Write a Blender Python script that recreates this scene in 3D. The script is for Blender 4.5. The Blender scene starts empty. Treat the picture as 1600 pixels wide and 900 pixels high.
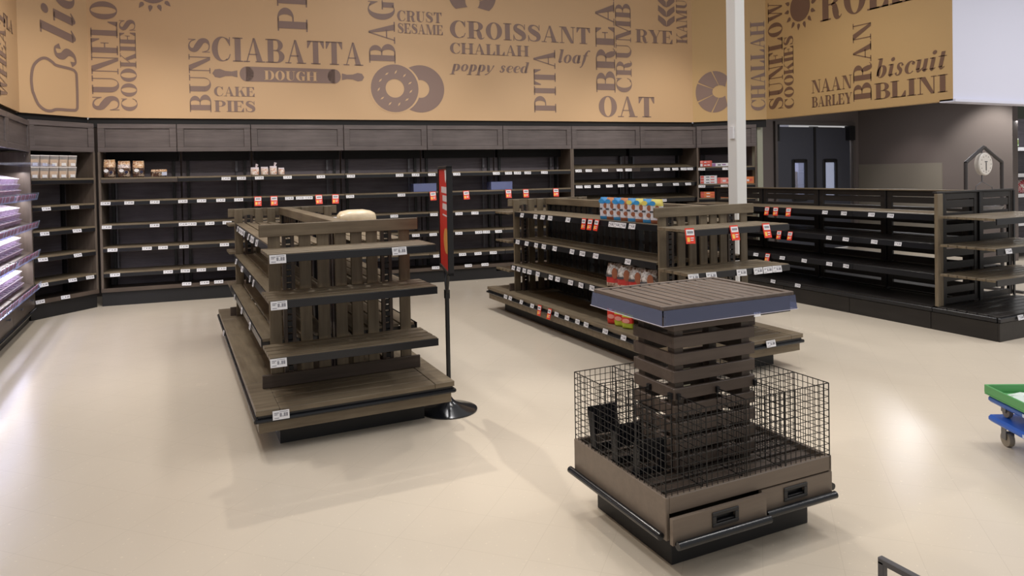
import bpy, math, random
from math import radians as R, sin, cos, pi, hypot, atan2
from mathutils import Vector, Matrix, Euler

scene = bpy.context.scene
C = scene.collection
random.seed(7)

# ------------------------------------------------------------------ camera
F_PX = 1103.0
cam_d = bpy.data.cameras.new('camera')
cam = bpy.data.objects.new('camera', cam_d)
C.objects.link(cam)
cam_d.sensor_width = 36.0
cam_d.lens = F_PX / 1600 * 36.0
cam_d.shift_y = -(450 - 289.4) / 1600
cam_d.clip_end = 200
yaw, pitch, roll = R(25.794), R(0.982), R(-1.097)
fw = Vector((sin(yaw) * cos(pitch), cos(yaw) * cos(pitch), -sin(pitch)))
rt = Vector((cos(yaw), -sin(yaw), 0))
up = rt.cross(fw)
r2 = rt * cos(roll) + up * sin(roll)
u2 = -rt * sin(roll) + up * cos(roll)
cam.matrix_world = Matrix(((r2.x, u2.x, -fw.x, 0), (r2.y, u2.y, -fw.y, 0), (r2.z, u2.z, -fw.z, 1.6), (0, 0, 0, 1)))
scene.camera = cam

# ------------------------------------------------------------------ world, lights, exposure
scene.view_settings.view_transform = 'Standard'
scene.view_settings.look = 'None'
scene.view_settings.gamma = 1.0
scene.view_settings.use_curve_mapping = False
scene.view_settings.exposure = 0.06
world = bpy.data.worlds.new('world')
scene.world = world
world.use_nodes = True
bg = world.node_tree.nodes['Background']
bg.inputs[0].default_value = (1.0, 0.98, 0.97, 1)
bg.inputs[1].default_value = 0.42


def area(name, loc, size, power, col=(1, .93, .82), rot=(0, 0, 0), spread=180):
    l = bpy.data.lights.new(name, 'AREA')
    l.shape = 'RECTANGLE'
    l.size, l.size_y = size
    l.energy = power
    l.color = col
    l.spread = R(spread)
    o = bpy.data.objects.new(name, l)
    o.location = loc
    o.rotation_euler = rot
    C.objects.link(o)
    return o


def spot(name, loc, target, power, angle, col=(1, .9, .74), blend=.85, rad=.06):
    l = bpy.data.lights.new(name, 'SPOT')
    l.energy = power
    l.spot_size = R(angle)
    l.spot_blend = blend
    l.shadow_soft_size = rad
    l.color = col
    o = bpy.data.objects.new(name, l)
    o.location = loc
    d = Vector(target) - Vector(loc)
    o.rotation_euler = d.to_track_quat('-Z', 'Y').to_euler()
    C.objects.link(o)
    return o


for (x, y, w_) in [(-.6, 2.4, .8), (-.4, 6.2, 1.15), (2.6, .4, .35), (2.6, 4.6, .7), (2.8, 7.4, .9), (5.7, 2.0, 1.0),
                   (5.9, 6.0, 1.0), (8.0, .5, 1.2), (10.5, 2.2, 2.6)]:
    area('ceiling_lamp', (x, y, 5.2), (.35, 1.5), 42 * w_, (1, .975, .975), spread=156)
# track heads washing the shelves, the mural and the aisles
for (a, b, p, an) in [((1.0, 5.4, 4.7), (.6, 10.2, 1.3), 500, 44), ((3.2, 5.2, 4.7), (3.0, 10.0, 1.4), 440, 42), ((5.2, 5.0, 4.7), (5.4, 9.7, 1.3), 480, 42),
                      ((7.2, 6.4, 4.7), (7.2, 9.5, 1.4), 370, 58), ((-.2, 7.3, 4.7), (-1.0, 9.9, 1.5), 330, 62),
                      ((5.4, 6.6, 4.7), (8.9, 7.0, 2.0), 110, 58),
                      ((-.1, 6.9, 4.8), (-1.6, 7.6, .8), 170, 70),
                      ((-.9, 7.0, 4.8), (.6, 5.6, .2), 330, 44), ((2.9, 7.3, 4.8), (2.5, 6.6, 0), 300, 50),
                      ((1.45, 7.0, 4.8), (1.6, 3.5, 0), 470, 40), ((3.1, 5.2, 4.8), (2.3, 3.0, 0), 200, 46),
                      ((4.9, 2.6, 4.8), (3.2, 3.4, 0), 190, 50), ((6.0, 4.6, 4.8), (5.0, 4.2, 0), 200, 50),
                      ((5.9, 7.0, 4.8), (5.7, 5.6, 0), 220, 48), ((-1.2, 2.9, 4.6), (2.2, 2.5, .3), 340, 36)]:
    spot('track_spot', a, b, p * .6, an, (1, .935, .84), rad=.04)
spot('recess_spot', (11.6, 6.9, 2.85), (12.35, 7.2, 1.8), 110, 75, (1, .97, .9), .7)
spot('recess_spot', (11.2, 8.1, 2.85), (12.3, 8.5, 1.1), 40, 60, (1, .9, .86), .9)
area('recess_fill', (10.3, 7.4, 2.95), (1.2, .3), 34, (.97, .97, 1))  # unseen fill light, added to brighten the doors and recess walls
area('cooler_lamp', (12.9, 6.9, 2.3), (.8, .2), 14, (1, 1, 1))


# ------------------------------------------------------------------ materials
def lin(c):
    return tuple(((v / 255) / 12.92 if v / 255 <= .04045 else ((v / 255 + .055) / 1.055) ** 2.4) for v in c) + (1,)


def mat(name, col, rough=.5, metal=0.0, spec=.5, noise=0.0, scale=8.0, emit=0.0):
    m = bpy.data.materials.new(name)
    m.use_nodes = True
    nt = m.node_tree
    b = nt.nodes['Principled BSDF']
    c = lin(col)
    b.inputs['Base Color'].default_value = c
    b.inputs['Roughness'].default_value = rough
    b.inputs['Metallic'].default_value = metal
    b.inputs['Specular IOR Level'].default_value = spec
    if noise:
        tc = nt.nodes.new('ShaderNodeTexCoord')
        n = nt.nodes.new('ShaderNodeTexNoise')
        n.inputs['Scale'].default_value = scale
        n.inputs['Detail'].default_value = 4
        mx = nt.nodes.new('ShaderNodeMix')
        mx.data_type = 'RGBA'
        mx.inputs[6].default_value = tuple(v * (1 - noise) for v in c[:3]) + (1,)
        mx.inputs[7].default_value = tuple(min(1, v * (1 + noise)) for v in c[:3]) + (1,)
        nt.links.new(tc.outputs['Object'], n.inputs['Vector'])
        nt.links.new(n.outputs['Fac'], mx.inputs[0])
        nt.links.new(mx.outputs[2], b.inputs['Base Color'])
    return m


def wood(name, c1, c2, axis, rough=.42, spec=.4):
    m = bpy.data.materials.new(name)
    m.use_nodes = True
    nt = m.node_tree
    b = nt.nodes['Principled BSDF']
    b.inputs['Roughness'].default_value = rough
    b.inputs['Specular IOR Level'].default_value = spec
    tc = nt.nodes.new('ShaderNodeTexCoord')
    mp = nt.nodes.new('ShaderNodeMapping')
    s = [26, 26, 26]
    s[axis] = 2.2
    mp.inputs['Scale'].default_value = s
    n = nt.nodes.new('ShaderNodeTexNoise')
    n.inputs['Scale'].default_value = 1.0
    n.inputs['Detail'].default_value = 6
    n.inputs['Roughness'].default_value = .62
    n2 = nt.nodes.new('ShaderNodeTexNoise')
    n2.inputs['Scale'].default_value = 3.0
    cr = nt.nodes.new('ShaderNodeValToRGB')
    cr.color_ramp.elements[0].position = .3
    cr.color_ramp.elements[0].color = lin(c1)
    cr.color_ramp.elements[1].position = .72
    cr.color_ramp.elements[1].color = lin(c2)
    ad = nt.nodes.new('ShaderNodeMath')
    ad.operation = 'MULTIPLY_ADD'
    ad.inputs[1].default_value = .35
    sb = nt.nodes.new('ShaderNodeMath')
    sb.operation = 'MULTIPLY'
    sb.inputs[1].default_value = .7
    nt.links.new(tc.outputs['Object'], mp.inputs['Vector'])
    nt.links.new(mp.outputs[0], n.inputs['Vector'])
    nt.links.new(tc.outputs['Object'], n2.inputs['Vector'])
    nt.links.new(n.outputs['Fac'], sb.inputs[0])
    nt.links.new(n2.outputs['Fac'], ad.inputs[0])
    nt.links.new(sb.outputs[0], ad.inputs[2])
    nt.links.new(ad.outputs[0], cr.inputs[0])
    nt.links.new(cr.outputs[0], b.inputs['Base Color'])
    bp = nt.nodes.new('ShaderNodeBump')
    bp.inputs['Strength'].default_value = .12
    bp.inputs['Distance'].default_value = .003
    nt.links.new(n.outputs['Fac'], bp.inputs['Height'])
    nt.links.new(bp.outputs[0], b.inputs['Normal'])
    return m


def mottled(name, cols_, scale=30, rough=.3, dist=1.5):
    """printed crinkled film: patches of several colours"""
    m = bpy.data.materials.new(name)
    m.use_nodes = True
    nt = m.node_tree
    b = nt.nodes['Principled BSDF']
    b.inputs['Roughness'].default_value = rough
    tc = nt.nodes.new('ShaderNodeTexCoord')
    n = nt.nodes.new('ShaderNodeTexNoise')
    n.inputs['Scale'].default_value = scale
    n.inputs['Detail'].default_value = 3
    n.inputs['Distortion'].default_value = dist
    cr = nt.nodes.new('ShaderNodeValToRGB')
    cr.color_ramp.interpolation = 'CONSTANT'
    k = len(cols_)
    cr.color_ramp.elements[0].color = lin(cols_[0])
    cr.color_ramp.elements[1].position = .38
    cr.color_ramp.elements[1].color = lin(cols_[1])
    for i in range(2, k):
        e = cr.color_ramp.elements.new(.38 + .26 * (i - 1) / (k - 1))
        e.color = lin(cols_[i])
    bp = nt.nodes.new('ShaderNodeBump')
    bp.inputs['Strength'].default_value = .6
    bp.inputs['Distance'].default_value = .01
    nt.links.new(tc.outputs['Object'], n.inputs['Vector'])
    nt.links.new(n.outputs['Fac'], cr.inputs[0])
    nt.links.new(cr.outputs[0], b.inputs['Base Color'])
    nt.links.new(n.outputs['Fac'], bp.inputs['Height'])
    nt.links.new(bp.outputs[0], b.inputs['Normal'])
    return m


def clear(name, tint=(235, 240, 255), opac=.18, rough=.08):
    m = bpy.data.materials.new(name)
    m.use_nodes = True
    nt = m.node_tree
    for n in list(nt.nodes):
        nt.nodes.remove(n)
    out = nt.nodes.new('ShaderNodeOutputMaterial')
    tr = nt.nodes.new('ShaderNodeBsdfTransparent')
    tr.inputs[0].default_value = lin(tint)
    pr = nt.nodes.new('ShaderNodeBsdfPrincipled')
    pr.inputs['Base Color'].default_value = lin(tint)
    pr.inputs['Roughness'].default_value = rough
    mx = nt.nodes.new('ShaderNodeMixShader')
    mx.inputs[0].default_value = opac
    nt.links.new(tr.outputs[0], mx.inputs[1])
    nt.links.new(pr.outputs[0], mx.inputs[2])
    nt.links.new(mx.outputs[0], out.inputs[0])
    return m


W1, W2 = (88, 76, 61), (134, 121, 100)
WX, WY, WZ = [wood('stained_wood_' + 'xyz'[a], W1, W2, a) for a in range(3)]
D1, D2 = (62, 53, 47), (92, 80, 71)
DX, DY, DZ = [wood('dark_wood_' + 'xyz'[a], D1, D2, a) for a in range(3)]
GX, GZ = wood('grey_wood_x', (78, 71, 70), (112, 103, 102), 0), wood('grey_wood_z', (76, 67, 60), (112, 100, 90), 2)
PANEL = wood('dark_panel_wood', (84, 78, 84), (120, 113, 121), 0, .5)
BLKX = wood('black_wood_x', (30, 28, 27), (48, 44, 42), 0, .4)
BLKY = wood('black_wood_y', (30, 28, 27), (48, 44, 42), 1, .4)
CRATE = wood('crate_wood', (74, 63, 56), (100, 87, 78), 0, .4)
LAM = wood('laminate_brown', (108, 95, 84), (124, 111, 98), 0, .38)
BLACK = mat('black_metal', (24, 24, 27), .42)
SHINY = mat('black_rubber_bumper', (22, 24, 28), .22)
KICK = mat('black_kick', (20, 20, 23), .5, noise=.2)
WIRE = mat('black_wire', (18, 18, 20), .35)
RAIL = mat('price_rail', (26, 27, 32), .28)
NIGHT = mat('matt_black', (13, 12, 15), .7)
STEEL = mat('grey_steel', (120, 120, 124), .35, .8)
ROD = mat('grey_rod', (96, 96, 102), .4, .3)
WHITE = mat('white_card', (232, 232, 236), .5)
INK = mat('grey_ink', (70, 70, 76), .6)
PALE = mat('pale_ink', (142, 142, 150), .6)
RED = mat('red_card', (226, 62, 40), .5)
YEL = mat('yellow_spot', (250, 196, 90), .5)
TAN = mat('mural_tan', (204, 169, 129), .5)
TANR = mat('mural_tan_right', (198, 164, 114), .5)
LETTER = mat('mural_brown', (136, 112, 102), .5)
LETTER2 = mat('mural_deep_brown', (118, 88, 70), .55)
WALLB = mat('taupe_wall', (104, 95, 92), .7)
WALLW = mat('white_wall', (226, 228, 246), .6)
DARKC = mat('dark_ceiling', (60, 58, 57), .8)
POLE = mat('pole_white', (232, 232, 230), .45)
DOORG = mat('door_grey', (66, 68, 78), .45)
CLEAR = clear('clear_plastic')
SKIRT = clear('price_skirt_plastic', (196, 202, 226), .16, .08)
PACK = clear('clamshell_plastic', (235, 228, 240), .3, .12)
GLOSSW = mat('bright_rim_plastic', (240, 234, 244), .2)


def floor_mat():
    m = bpy.data.materials.new('vinyl_tile_floor')
    m.use_nodes = True
    nt = m.node_tree
    b = nt.nodes['Principled BSDF']
    tc = nt.nodes.new('ShaderNodeTexCoord')
    mp = nt.nodes.new('ShaderNodeMapping')
    mp.inputs['Rotation'].default_value = (0, 0, R(45))
    br = nt.nodes.new('ShaderNodeTexBrick')
    br.offset = 0
    br.inputs['Scale'].default_value = 1.0
    br.inputs['Brick Width'].default_value = .3048
    br.inputs['Row Height'].default_value = .3048
    br.inputs['Mortar Size'].default_value = .0012
    br.inputs['Mortar Smooth'].default_value = .3
    br.inputs['Color1'].default_value = lin((212, 200, 182))
    br.inputs['Color2'].default_value = lin((211, 199, 181))
    br.inputs['Mortar'].default_value = lin((200, 188, 170))
    sp = nt.nodes.new('ShaderNodeTexNoise')
    sp.inputs['Scale'].default_value = 55
    sp.inputs['Detail'].default_value = 3
    rp = nt.nodes.new('ShaderNodeValToRGB')
    rp.color_ramp.elements[0].position = .66
    rp.color_ramp.elements[0].color = (0, 0, 0, 1)
    rp.color_ramp.elements[1].position = .72
    rp.color_ramp.elements[1].color = (1, 1, 1, 1)
    mx = nt.nodes.new('ShaderNodeMix')
    mx.data_type = 'RGBA'
    mx.inputs[7].default_value = lin((232, 220, 198))
    big = nt.nodes.new('ShaderNodeTexNoise')
    big.inputs['Scale'].default_value = 1.3
    big.inputs['Detail'].default_value = 5
    rr = nt.nodes.new('ShaderNodeMapRange')
    rr.inputs[3].default_value = .17
    rr.inputs[4].default_value = .32
    rp2 = nt.nodes.new('ShaderNodeValToRGB')
    rp2.color_ramp.elements[0].position = .3
    rp2.color_ramp.elements[0].color = (0, 0, 0, 1)
    rp2.color_ramp.elements[1].position = .36
    rp2.color_ramp.elements[1].color = (0, 0, 0, 1)
    sp2 = nt.nodes.new('ShaderNodeTexNoise')
    sp2.inputs['Scale'].default_value = 31
    mul = nt.nodes.new('ShaderNodeMath')
    mul.operation = 'MULTIPLY'
    mul.inputs[1].default_value = .55
    L = nt.links.new
    L(tc.outputs['Object'], mp.inputs[0])
    L(mp.outputs[0], br.inputs['Vector'])
    L(tc.outputs['Object'], sp.inputs['Vector'])
    L(tc.outputs['Object'], big.inputs['Vector'])
    L(sp.outputs['Fac'], rp.inputs[0])
    L(rp.outputs[0], mul.inputs[0])
    L(mul.outputs[0], mx.inputs[0])
    L(br.outputs['Color'], mx.inputs[6])
    L(mx.outputs[2], b.inputs['Base Color'])
    L(big.outputs['Fac'], rr.inputs[0])
    L(rr.outputs[0], b.inputs['Roughness'])
    bp = nt.nodes.new('ShaderNodeBump')
    bp.inputs['Strength'].default_value = .05
    bp.inputs['Distance'].default_value = .02
    wv = nt.nodes.new('ShaderNodeTexNoise')
    wv.inputs['Scale'].default_value = 4.5
    L(tc.outputs['Object'], wv.inputs['Vector'])
    L(wv.outputs['Fac'], bp.inputs['Height'])
    L(bp.outputs[0], b.inputs['Normal'])
    return m


# ------------------------------------------------------------------ mesh helpers
class MB:
    def __init__(s):
        s.v, s.f, s.m = [], [], []

    def add(s, vs, fs, mi=0, M=None):
        o = len(s.v)
        s.v += [tuple(M @ Vector(v)) for v in vs] if M else [tuple(v) for v in vs]
        s.f += [tuple(i + o for i in f) for f in fs]
        s.m += [mi] * len(fs)
        return s

    def box(s, x0, x1, y0, y1, z0, z1, mi=0, M=None):
        vs = [(x, y, z) for z in (z0, z1) for (x, y) in ((x0, y0), (x1, y0), (x1, y1), (x0, y1))]
        return s.add(vs, [(3, 2, 1, 0), (4, 5, 6, 7), (0, 1, 5, 4), (1, 2, 6, 5), (2, 3, 7, 6), (3, 0, 4, 7)], mi, M)

    def tube(s, p0, p1, r, n=8, mi=0, r1=None, M=None):
        p0, p1 = Vector(p0), Vector(p1)
        d = (p1 - p0).normalized()
        a = d.orthogonal().normalized()
        b = d.cross(a)
        r1 = r if r1 is None else r1
        vs = [p0 + (a * cos(t) + b * sin(t)) * r for t in [2 * pi * k / n for k in range(n)]]
        vs += [p1 + (a * cos(t) + b * sin(t)) * r1 for t in [2 * pi * k / n for k in range(n)]]
        fs = [(k, (k + 1) % n, n + (k + 1) % n, n + k) for k in range(n)]
        fs += [tuple(range(n))[::-1], tuple(range(n, 2 * n))]
        return s.add(vs, fs, mi, M)

    def wire(s, p0, p1, r, mi=0):
        return s.tube(p0, p1, r, 4, mi)

    def lathe(s, prof, n=28, mi=0, M=None):
        vs, fs = [], []
        for (r, z) in prof:
            vs += [(r * cos(2 * pi * k / n), r * sin(2 * pi * k / n), z) for k in range(n)]
        for i in range(len(prof) - 1):
            fs += [(i * n + k, i * n + (k + 1) % n, (i + 1) * n + (k + 1) % n, (i + 1) * n + k) for k in range(n)]
        fs += [tuple(range(n))[::-1], tuple((len(prof) - 1) * n + k for k in range(n))]
        return s.add(vs, fs, mi, M)

    def build(s, name, mats, parent=None, bevel=0.0, smooth=False, loc=None, rot=None):
        me = bpy.data.meshes.new(name)
        me.from_pydata(s.v, [], s.f)
        mats = mats if isinstance(mats, (list, tuple)) else [mats]
        for m in mats:
            me.materials.append(m)
        if len(mats) > 1:
            me.polygons.foreach_set('material_index', s.m)
        if smooth:
            me.polygons.foreach_set('use_smooth', [True] * len(me.polygons))
            try:
                me.set_sharp_from_angle(angle=R(40))
            except Exception:
                pass
        me.update()
        o = bpy.data.objects.new(name, me)
        C.objects.link(o)
        if parent:
            o.parent = parent
        if loc:
            o.location = loc
        if rot:
            o.rotation_euler = rot
        if bevel:
            b = o.modifiers.new('bevel', 'BEVEL')
            b.width = bevel
            b.segments = 1
            b.limit_method = 'ANGLE'
        return o


def bx(*a):
    return MB().box(*a)


def thing(name, label, cat, loc=(0, 0, 0), rz=0.0, group=None):
    o = bpy.data.objects.new(name, None)
    o.empty_display_size = .1
    o.location = loc
    o.rotation_euler = (0, 0, rz)
    C.objects.link(o)
    return tag(o, label, cat, group)


def tag(o, label, cat, group=None):
    o['label'] = label
    o['category'] = cat
    if group:
        o['group'] = group
    return o


def struct(o):
    o['kind'] = 'structure'
    return o


def dup(root, loc, rz=None, label=None, group=None, scale=None):
    r = root.copy()
    C.objects.link(r)
    r.location = loc
    if rz is not None:
        r.rotation_euler = (0, 0, rz)
    if scale:
        r.scale = scale
    if label:
        r['label'] = label
    if group:
        r['group'] = group
    for ch in root.children:
        c = ch.copy()
        C.objects.link(c)
        c.parent = r
        for g in ch.children:
            d = g.copy()
            C.objects.link(d)
            d.parent = c
    return r


# ------------------------------------------------------------------ price tags (parts of shelves)
def _tag_mesh():
    b = MB()
    b.box(-.037, .037, -.004, 0, -.02, .02, 0)
    for x, z, w, h in ((-.03, .008, .02, .0035), (-.03, .001, .014, .0035), (-.006, -.008, .009, .016), (.006, -.008, .004, .004), (.012, -.008, .008, .016),
                       (.022, -.008, .008, .016), (-.03, -.014, .02, .003), (-.006, .013, .036, .002)):
        b.box(x, x + w, -.005, -.004, z, z + h, 1)
    return b


def _red_mesh():
    b = MB()
    b.box(-.036, .036, -.004, 0, -.075, .03, 0)
    b.box(-.03, .032, -.006, -.004, -.018, .02, 1)
    b.box(-.022, .024, -.007, -.006, -.006, .01, 2)
    b.box(-.028, -.006, -.005, -.004, -.062, -.032, 3)
    b.box(.0, .026, -.005, -.004, -.04, -.034, 1)
    b.box(.0, .022, -.005, -.004, -.055, -.049, 1)
    return b


_t = _tag_mesh().build('price_tag', [WHITE, PALE])
_r = _red_mesh().build('sale_tag', [RED, WHITE, PALE, YEL])
TAGME, REDME = _t.data, _r.data
bpy.data.objects.remove(_t)
bpy.data.objects.remove(_r)
_rt = random.Random(3)


def put_tag(parent, loc, rz=0.0, red=False, scale=1.0, tilt=None, wide=1.0):
    o = bpy.data.objects.new('sale_tag' if red else 'price_tag', REDME if red else TAGME)
    C.objects.link(o)
    o.parent = parent
    o.location = loc
    t = R(-12) if tilt is None else tilt
    o.rotation_euler = Euler((t + R(_rt.uniform(-4, 4)), R(_rt.uniform(-3, 3)) * (1 if red else .4), rz + R(_rt.uniform(-4, 4))), 'XYZ')
    o.scale = (scale * wide, scale, scale)
    return o


# ================================================================== room
fl = bx(-4, 18, -4, 13, -.05, 0).build('floor', floor_mat())
struct(fl)

P0 = Vector((-.90, 10.335, 0))
DB = Vector((1, -.105, 0)).normalized()
NB = Vector((DB.y, -DB.x, 0))
RZB = atan2(DB.y, DB.x)
CR = Vector((7.963, 9.405, 0))
LB = (CR - P0).length
PL = Vector((-1.53, 9.69, 0))
RE = Vector((8.79, 8.578, 0))
DA = (P0 - PL).normalized()
DR = (RE - CR).normalized()
ZM, ZT = 2.40, 5.6
MURAL = {
    'back': (P0, DB), 'angle_left': (PL, DA), 'left': (Vector((-1.53, 0, 0)), Vector((0, 1, 0))),
    'angle_right': (CR, DR), 'right': (RE, Vector((0, -1, 0)))}


def wall_piece(name, o, d, u0, u1, z0, z1, m, th=.12, off=0.0):
    n = Vector((d.y, -d.x, 0))
    M = Matrix(((d.x, -n.x, 0, o.x), (d.y, -n.y, 0, o.y), (0, 0, 1, 0), (0, 0, 0, 1)))
    b = MB().box(u0, u1, off, off + th, z0, z1, 0)
    w = b.build(name, m)
    w.matrix_world = M
    return struct(w)


walls = {}
walls['back'] = wall_piece('wall_back', P0, DB, 0, LB, ZM, ZT, TAN)
walls['angle_left'] = wall_piece('wall_back_left_corner', PL, DA, 0, (P0 - PL).length, ZM, ZT, TAN)
walls['left'] = wall_piece('wall_left', *MURAL['left'], 2.0, 9.69, ZM, ZT, TAN)
walls['angle_right'] = wall_piece('wall_back_right_corner', CR, DR, 0, (RE - CR).length, ZM, ZT, TANR)
walls['right'] = wall_piece('wall_right', *MURAL['right'], 0, 3.05, ZM, ZT, TANR)
wr = wall_piece('wall_front_right', RE + Vector((.0015, -3.0515, 0)), Vector((1, 0, 0)), 0, 8.5, ZM + .02, ZT, WALLW)
bt = wall_piece('trim_1', RE + Vector((0, -3.05, 0)), Vector((1, 0, 0)), 0, 8.5, ZM - .015, ZM + .02, WALLW, .2, -.03)
# black reveal between the cabinets and the mural
for k, (nm, u0, u1) in enumerate([('back', -.02, LB), ('angle_left', 0, .9), ('left', 2.0, 9.69), ('angle_right', 0, 1.16)]):
    o_, d_ = MURAL[nm]
    wall_piece('trim_%d' % (k + 2), o_, d_, u0, u1, 2.28, ZM, NIGHT, .1, .035)
# walls behind the shelving
wall_piece('wall_left_back', Vector((-2.15, 0, 0)), Vector((0, 1, 0)), 2.0, 12, 0, 2.45, WALLB)
wall_piece('wall_rear', P0, DB, -1.6, LB + 2.2, 0, 2.45, WALLB, .12, .95)
# recess with the swing doors
DW = 9.7
for (x0, x1, z0, z1) in [(8.88, 10.10, 0, 3.0), (12.25, 12.42, 0, 3.0), (10.10, 12.25, 2.47, 3.0)]:
    pass
b = MB()
b.box(8.88, 10.10, DW, DW + .15, 0, 3.0)
b.box(12.25, 12.42, DW, DW + .15, 0, 3.0)
b.box(10.10, 12.25, DW, DW + .15, 2.47, 3.0)
struct(b.build('wall_door_side', WALLB))
struct(bx(12.40, 12.55, 6.83, DW, 0, 3.0).build('wall_recess', WALLB))
struct(bx(12.385, 12.40, 8.0, 9.69, 0, 1.64).build('trim_7', mat('lower_wall_panel', (124, 118, 108), .6)))
struct(bx(8.93, 12.6, 5.68, 9.9, 3.0, 3.08).build('ceiling', DARKC))
b = MB()
b.box(8.74, 8.86, 8.74, 8.86, 0, 2.4)
struct(b.build('trim_6', mat('corner_guard', (150, 150, 132), .5)))
struct(bx(12.55, 18, 8.4, 8.5, 0, 3.0).build('wall_produce', mat('olive_wall', (64, 70, 56), .7)))
struct(bx(8.80, 8.86, 8.86, 9.7, 0, 3.0).build('wall_corner', WALLB))

# swing doors
door_root = struct(thing('door_1', 'x', 'x', (10.1, DW, 0)))
del door_root['label'], door_root['category']
b = MB()
b.box(0, .06, -.05, .1, 0, 2.47)
b.box(2.09, 2.15, -.05, .1, 0, 2.47)
b.box(.06, 2.09, -.05, .1, 2.41, 2.47)
struct(b.build('door_frame', mat('door_frame_grey', (88, 82, 80), .5), door_root))
for k in (0, 1):
    x0 = .09 + k * 1.0
    x1 = x0 + .96
    wx0 = x0 + (.40 if k == 0 else .22)
    wx1 = wx0 + .34
    b = MB()
    b.box(x0, wx0, 0, .045, .02, 2.37)
    b.box(wx1, x1, 0, .045, .02, 2.37)
    b.box(wx0, wx1, 0, .045, .02, 1.0)
    b.box(wx0, wx1, 0, .045, 1.72, 2.37)
    lf = struct(b.build('door_leaf', DOORG, door_root))
    b = MB()
    for (a0, a1, c0, c1) in [(wx0 - .03, wx0 + .04, .97, 1.75), (wx1 - .04, wx1 + .03, .97, 1.75),
                             (wx0, wx1, 1.69, 1.76), (wx0, wx1, .96, 1.03)]:
        b.box(a0, a1, -.02, .0, c0, c1)
    struct(b.build('window_gasket', BLACK, lf, .008))
    struct(bx(wx0, wx1, .015, .025, 1.0, 1.72).build('door_glass', CLEAR, lf))
b = MB()
b.box(1.04, 1.10, -.012, 0, .02, 2.37)
b.box(.06, .1, -.06, .02, 2.1, 2.41)
b.box(1.93, 2.09, -.10, .02, 2.12, 2.4)
struct(b.build('door_hardware', BLACK, door_root))
b = MB()
b.box(.9, 1.14, -.03, -.02, 2.37, 2.385)
b.box(1.12, 1.8, -.03, -.02, 2.36, 2.372)
struct(b.build('door_seal', STEEL, door_root))
# stockroom goods seen through the door glass
BOXW, BOXB = mat('white_carton', (205, 205, 222), .7), mat('brown_carton', (150, 118, 96), .7)
for (x, z, w, h, m, l) in [(10.78, 0, .40, 1.35, BOXW, 'white wrapped stack seen through the left door window'),
                           (10.56, 0, .17, 1.9, BOXW, 'narrow white carton stack at left behind the left door'),
                           (11.4, 0, .3, 1.5, BOXB, 'brown carton stack seen through the right door window'),
                           (11.72, 0, .34, 1.62, BOXW, 'white carton stack at right behind the right door')]:
    t = thing('carton_stack', l, 'carton', (x, 10.6, 0), 0, None)
    zz, k = 0, 0
    while zz < h:
        hh = .28 + .06 * (k % 2)
        bx(0, w, 0, .4, zz, zz + hh - .006).build('carton', m, t, .006, loc=(.01 * (k % 2), 0, 0))
        zz += hh
        k += 1
area('stockroom_lamp', (11.2, 10.4, 2.9), (1.2, .3), 30, (.95, .97, 1))
wall_piece('wall_stockroom', Vector((9.2, 12.2, 0)), Vector((1, 0, 0)), 0, 4, 0, 3, WALLW)

# ================================================================== mural lettering
T, H = .27, .045     # thick and hairline strokes of a fat-face letter, cap height 1


def quad_strip(a, b):
    return [(a[i], a[i + 1], b[i + 1], b[i]) for i in range(len(a) - 1)]


def rc(x0, y0, x1, y1):
    return [((x0, y0), (x1, y0), (x1, y1), (x0, y1))]


def ringarc(ox, oy, orx, ory, ix, iy, irx, iry, a0, a1, n=20):
    A, B_ = [], []
    for k in range(n + 1):
        t = R(a0 + (a1 - a0) * k / n)
        A.append((ox + orx * cos(t), oy + ory * sin(t)))
        B_.append((ix + irx * cos(t), iy + iry * sin(t)))
    return quad_strip(A, B_)


def stroke(pts, n=6):
    P = []
    m = len(pts)
    for i in range(m - 1):
        p0, p1, p2, p3 = pts[max(i - 1, 0)], pts[i], pts[i + 1], pts[min(i + 2, m - 1)]
        for k in range(n):
            t = k / n
            P.append([.5 * ((2 * b_) + (-a_ + c_) * t + (2 * a_ - 5 * b_ + 4 * c_ - d_) * t * t + (-a_ + 3 * b_ - 3 * c_ + d_) * t ** 3)
                      for a_, b_, c_, d_ in zip(p0, p1, p2, p3)])
    P.append(list(pts[-1]))
    A, B_ = [], []
    for i, p in enumerate(P):
        q0, q1 = P[max(i - 1, 0)], P[min(i + 1, len(P) - 1)]
        dx, dy = q1[0] - q0[0], q1[1] - q0[1]
        l = hypot(dx, dy) or 1
        nx, ny = -dy / l, dx / l
        w = max(p[2], .01) / 2
        A.append((p[0] + nx * w, p[1] + ny * w))
        B_.append((p[0] - nx * w, p[1] - ny * w))
    return quad_strip(A, B_)


def diag(x0, y0, x1, y1, w):
    return [((x0 - w / 2, y0), (x0 + w / 2, y0), (x1 + w / 2, y1), (x1 - w / 2, y1))]


def serif(xc, y, w, top=False):
    return rc(xc - w / 2, (y - H) if top else y, xc + w / 2, y if top else y + H)


def stem(x, w=T, y0=0.0, y1=1.0, e=.1):
    return rc(x, y0, x + w, y1) + serif(x + w / 2, y0, w + 2 * e) + serif(x + w / 2, y1, w + 2 * e, True)


def halfbowl(x, y0, y1, rx, th=T):
    cy, ry = (y0 + y1) / 2, (y1 - y0) / 2
    return ringarc(x, cy, rx, ry, x, cy, rx - th, ry - H, -90, 90)


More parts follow.
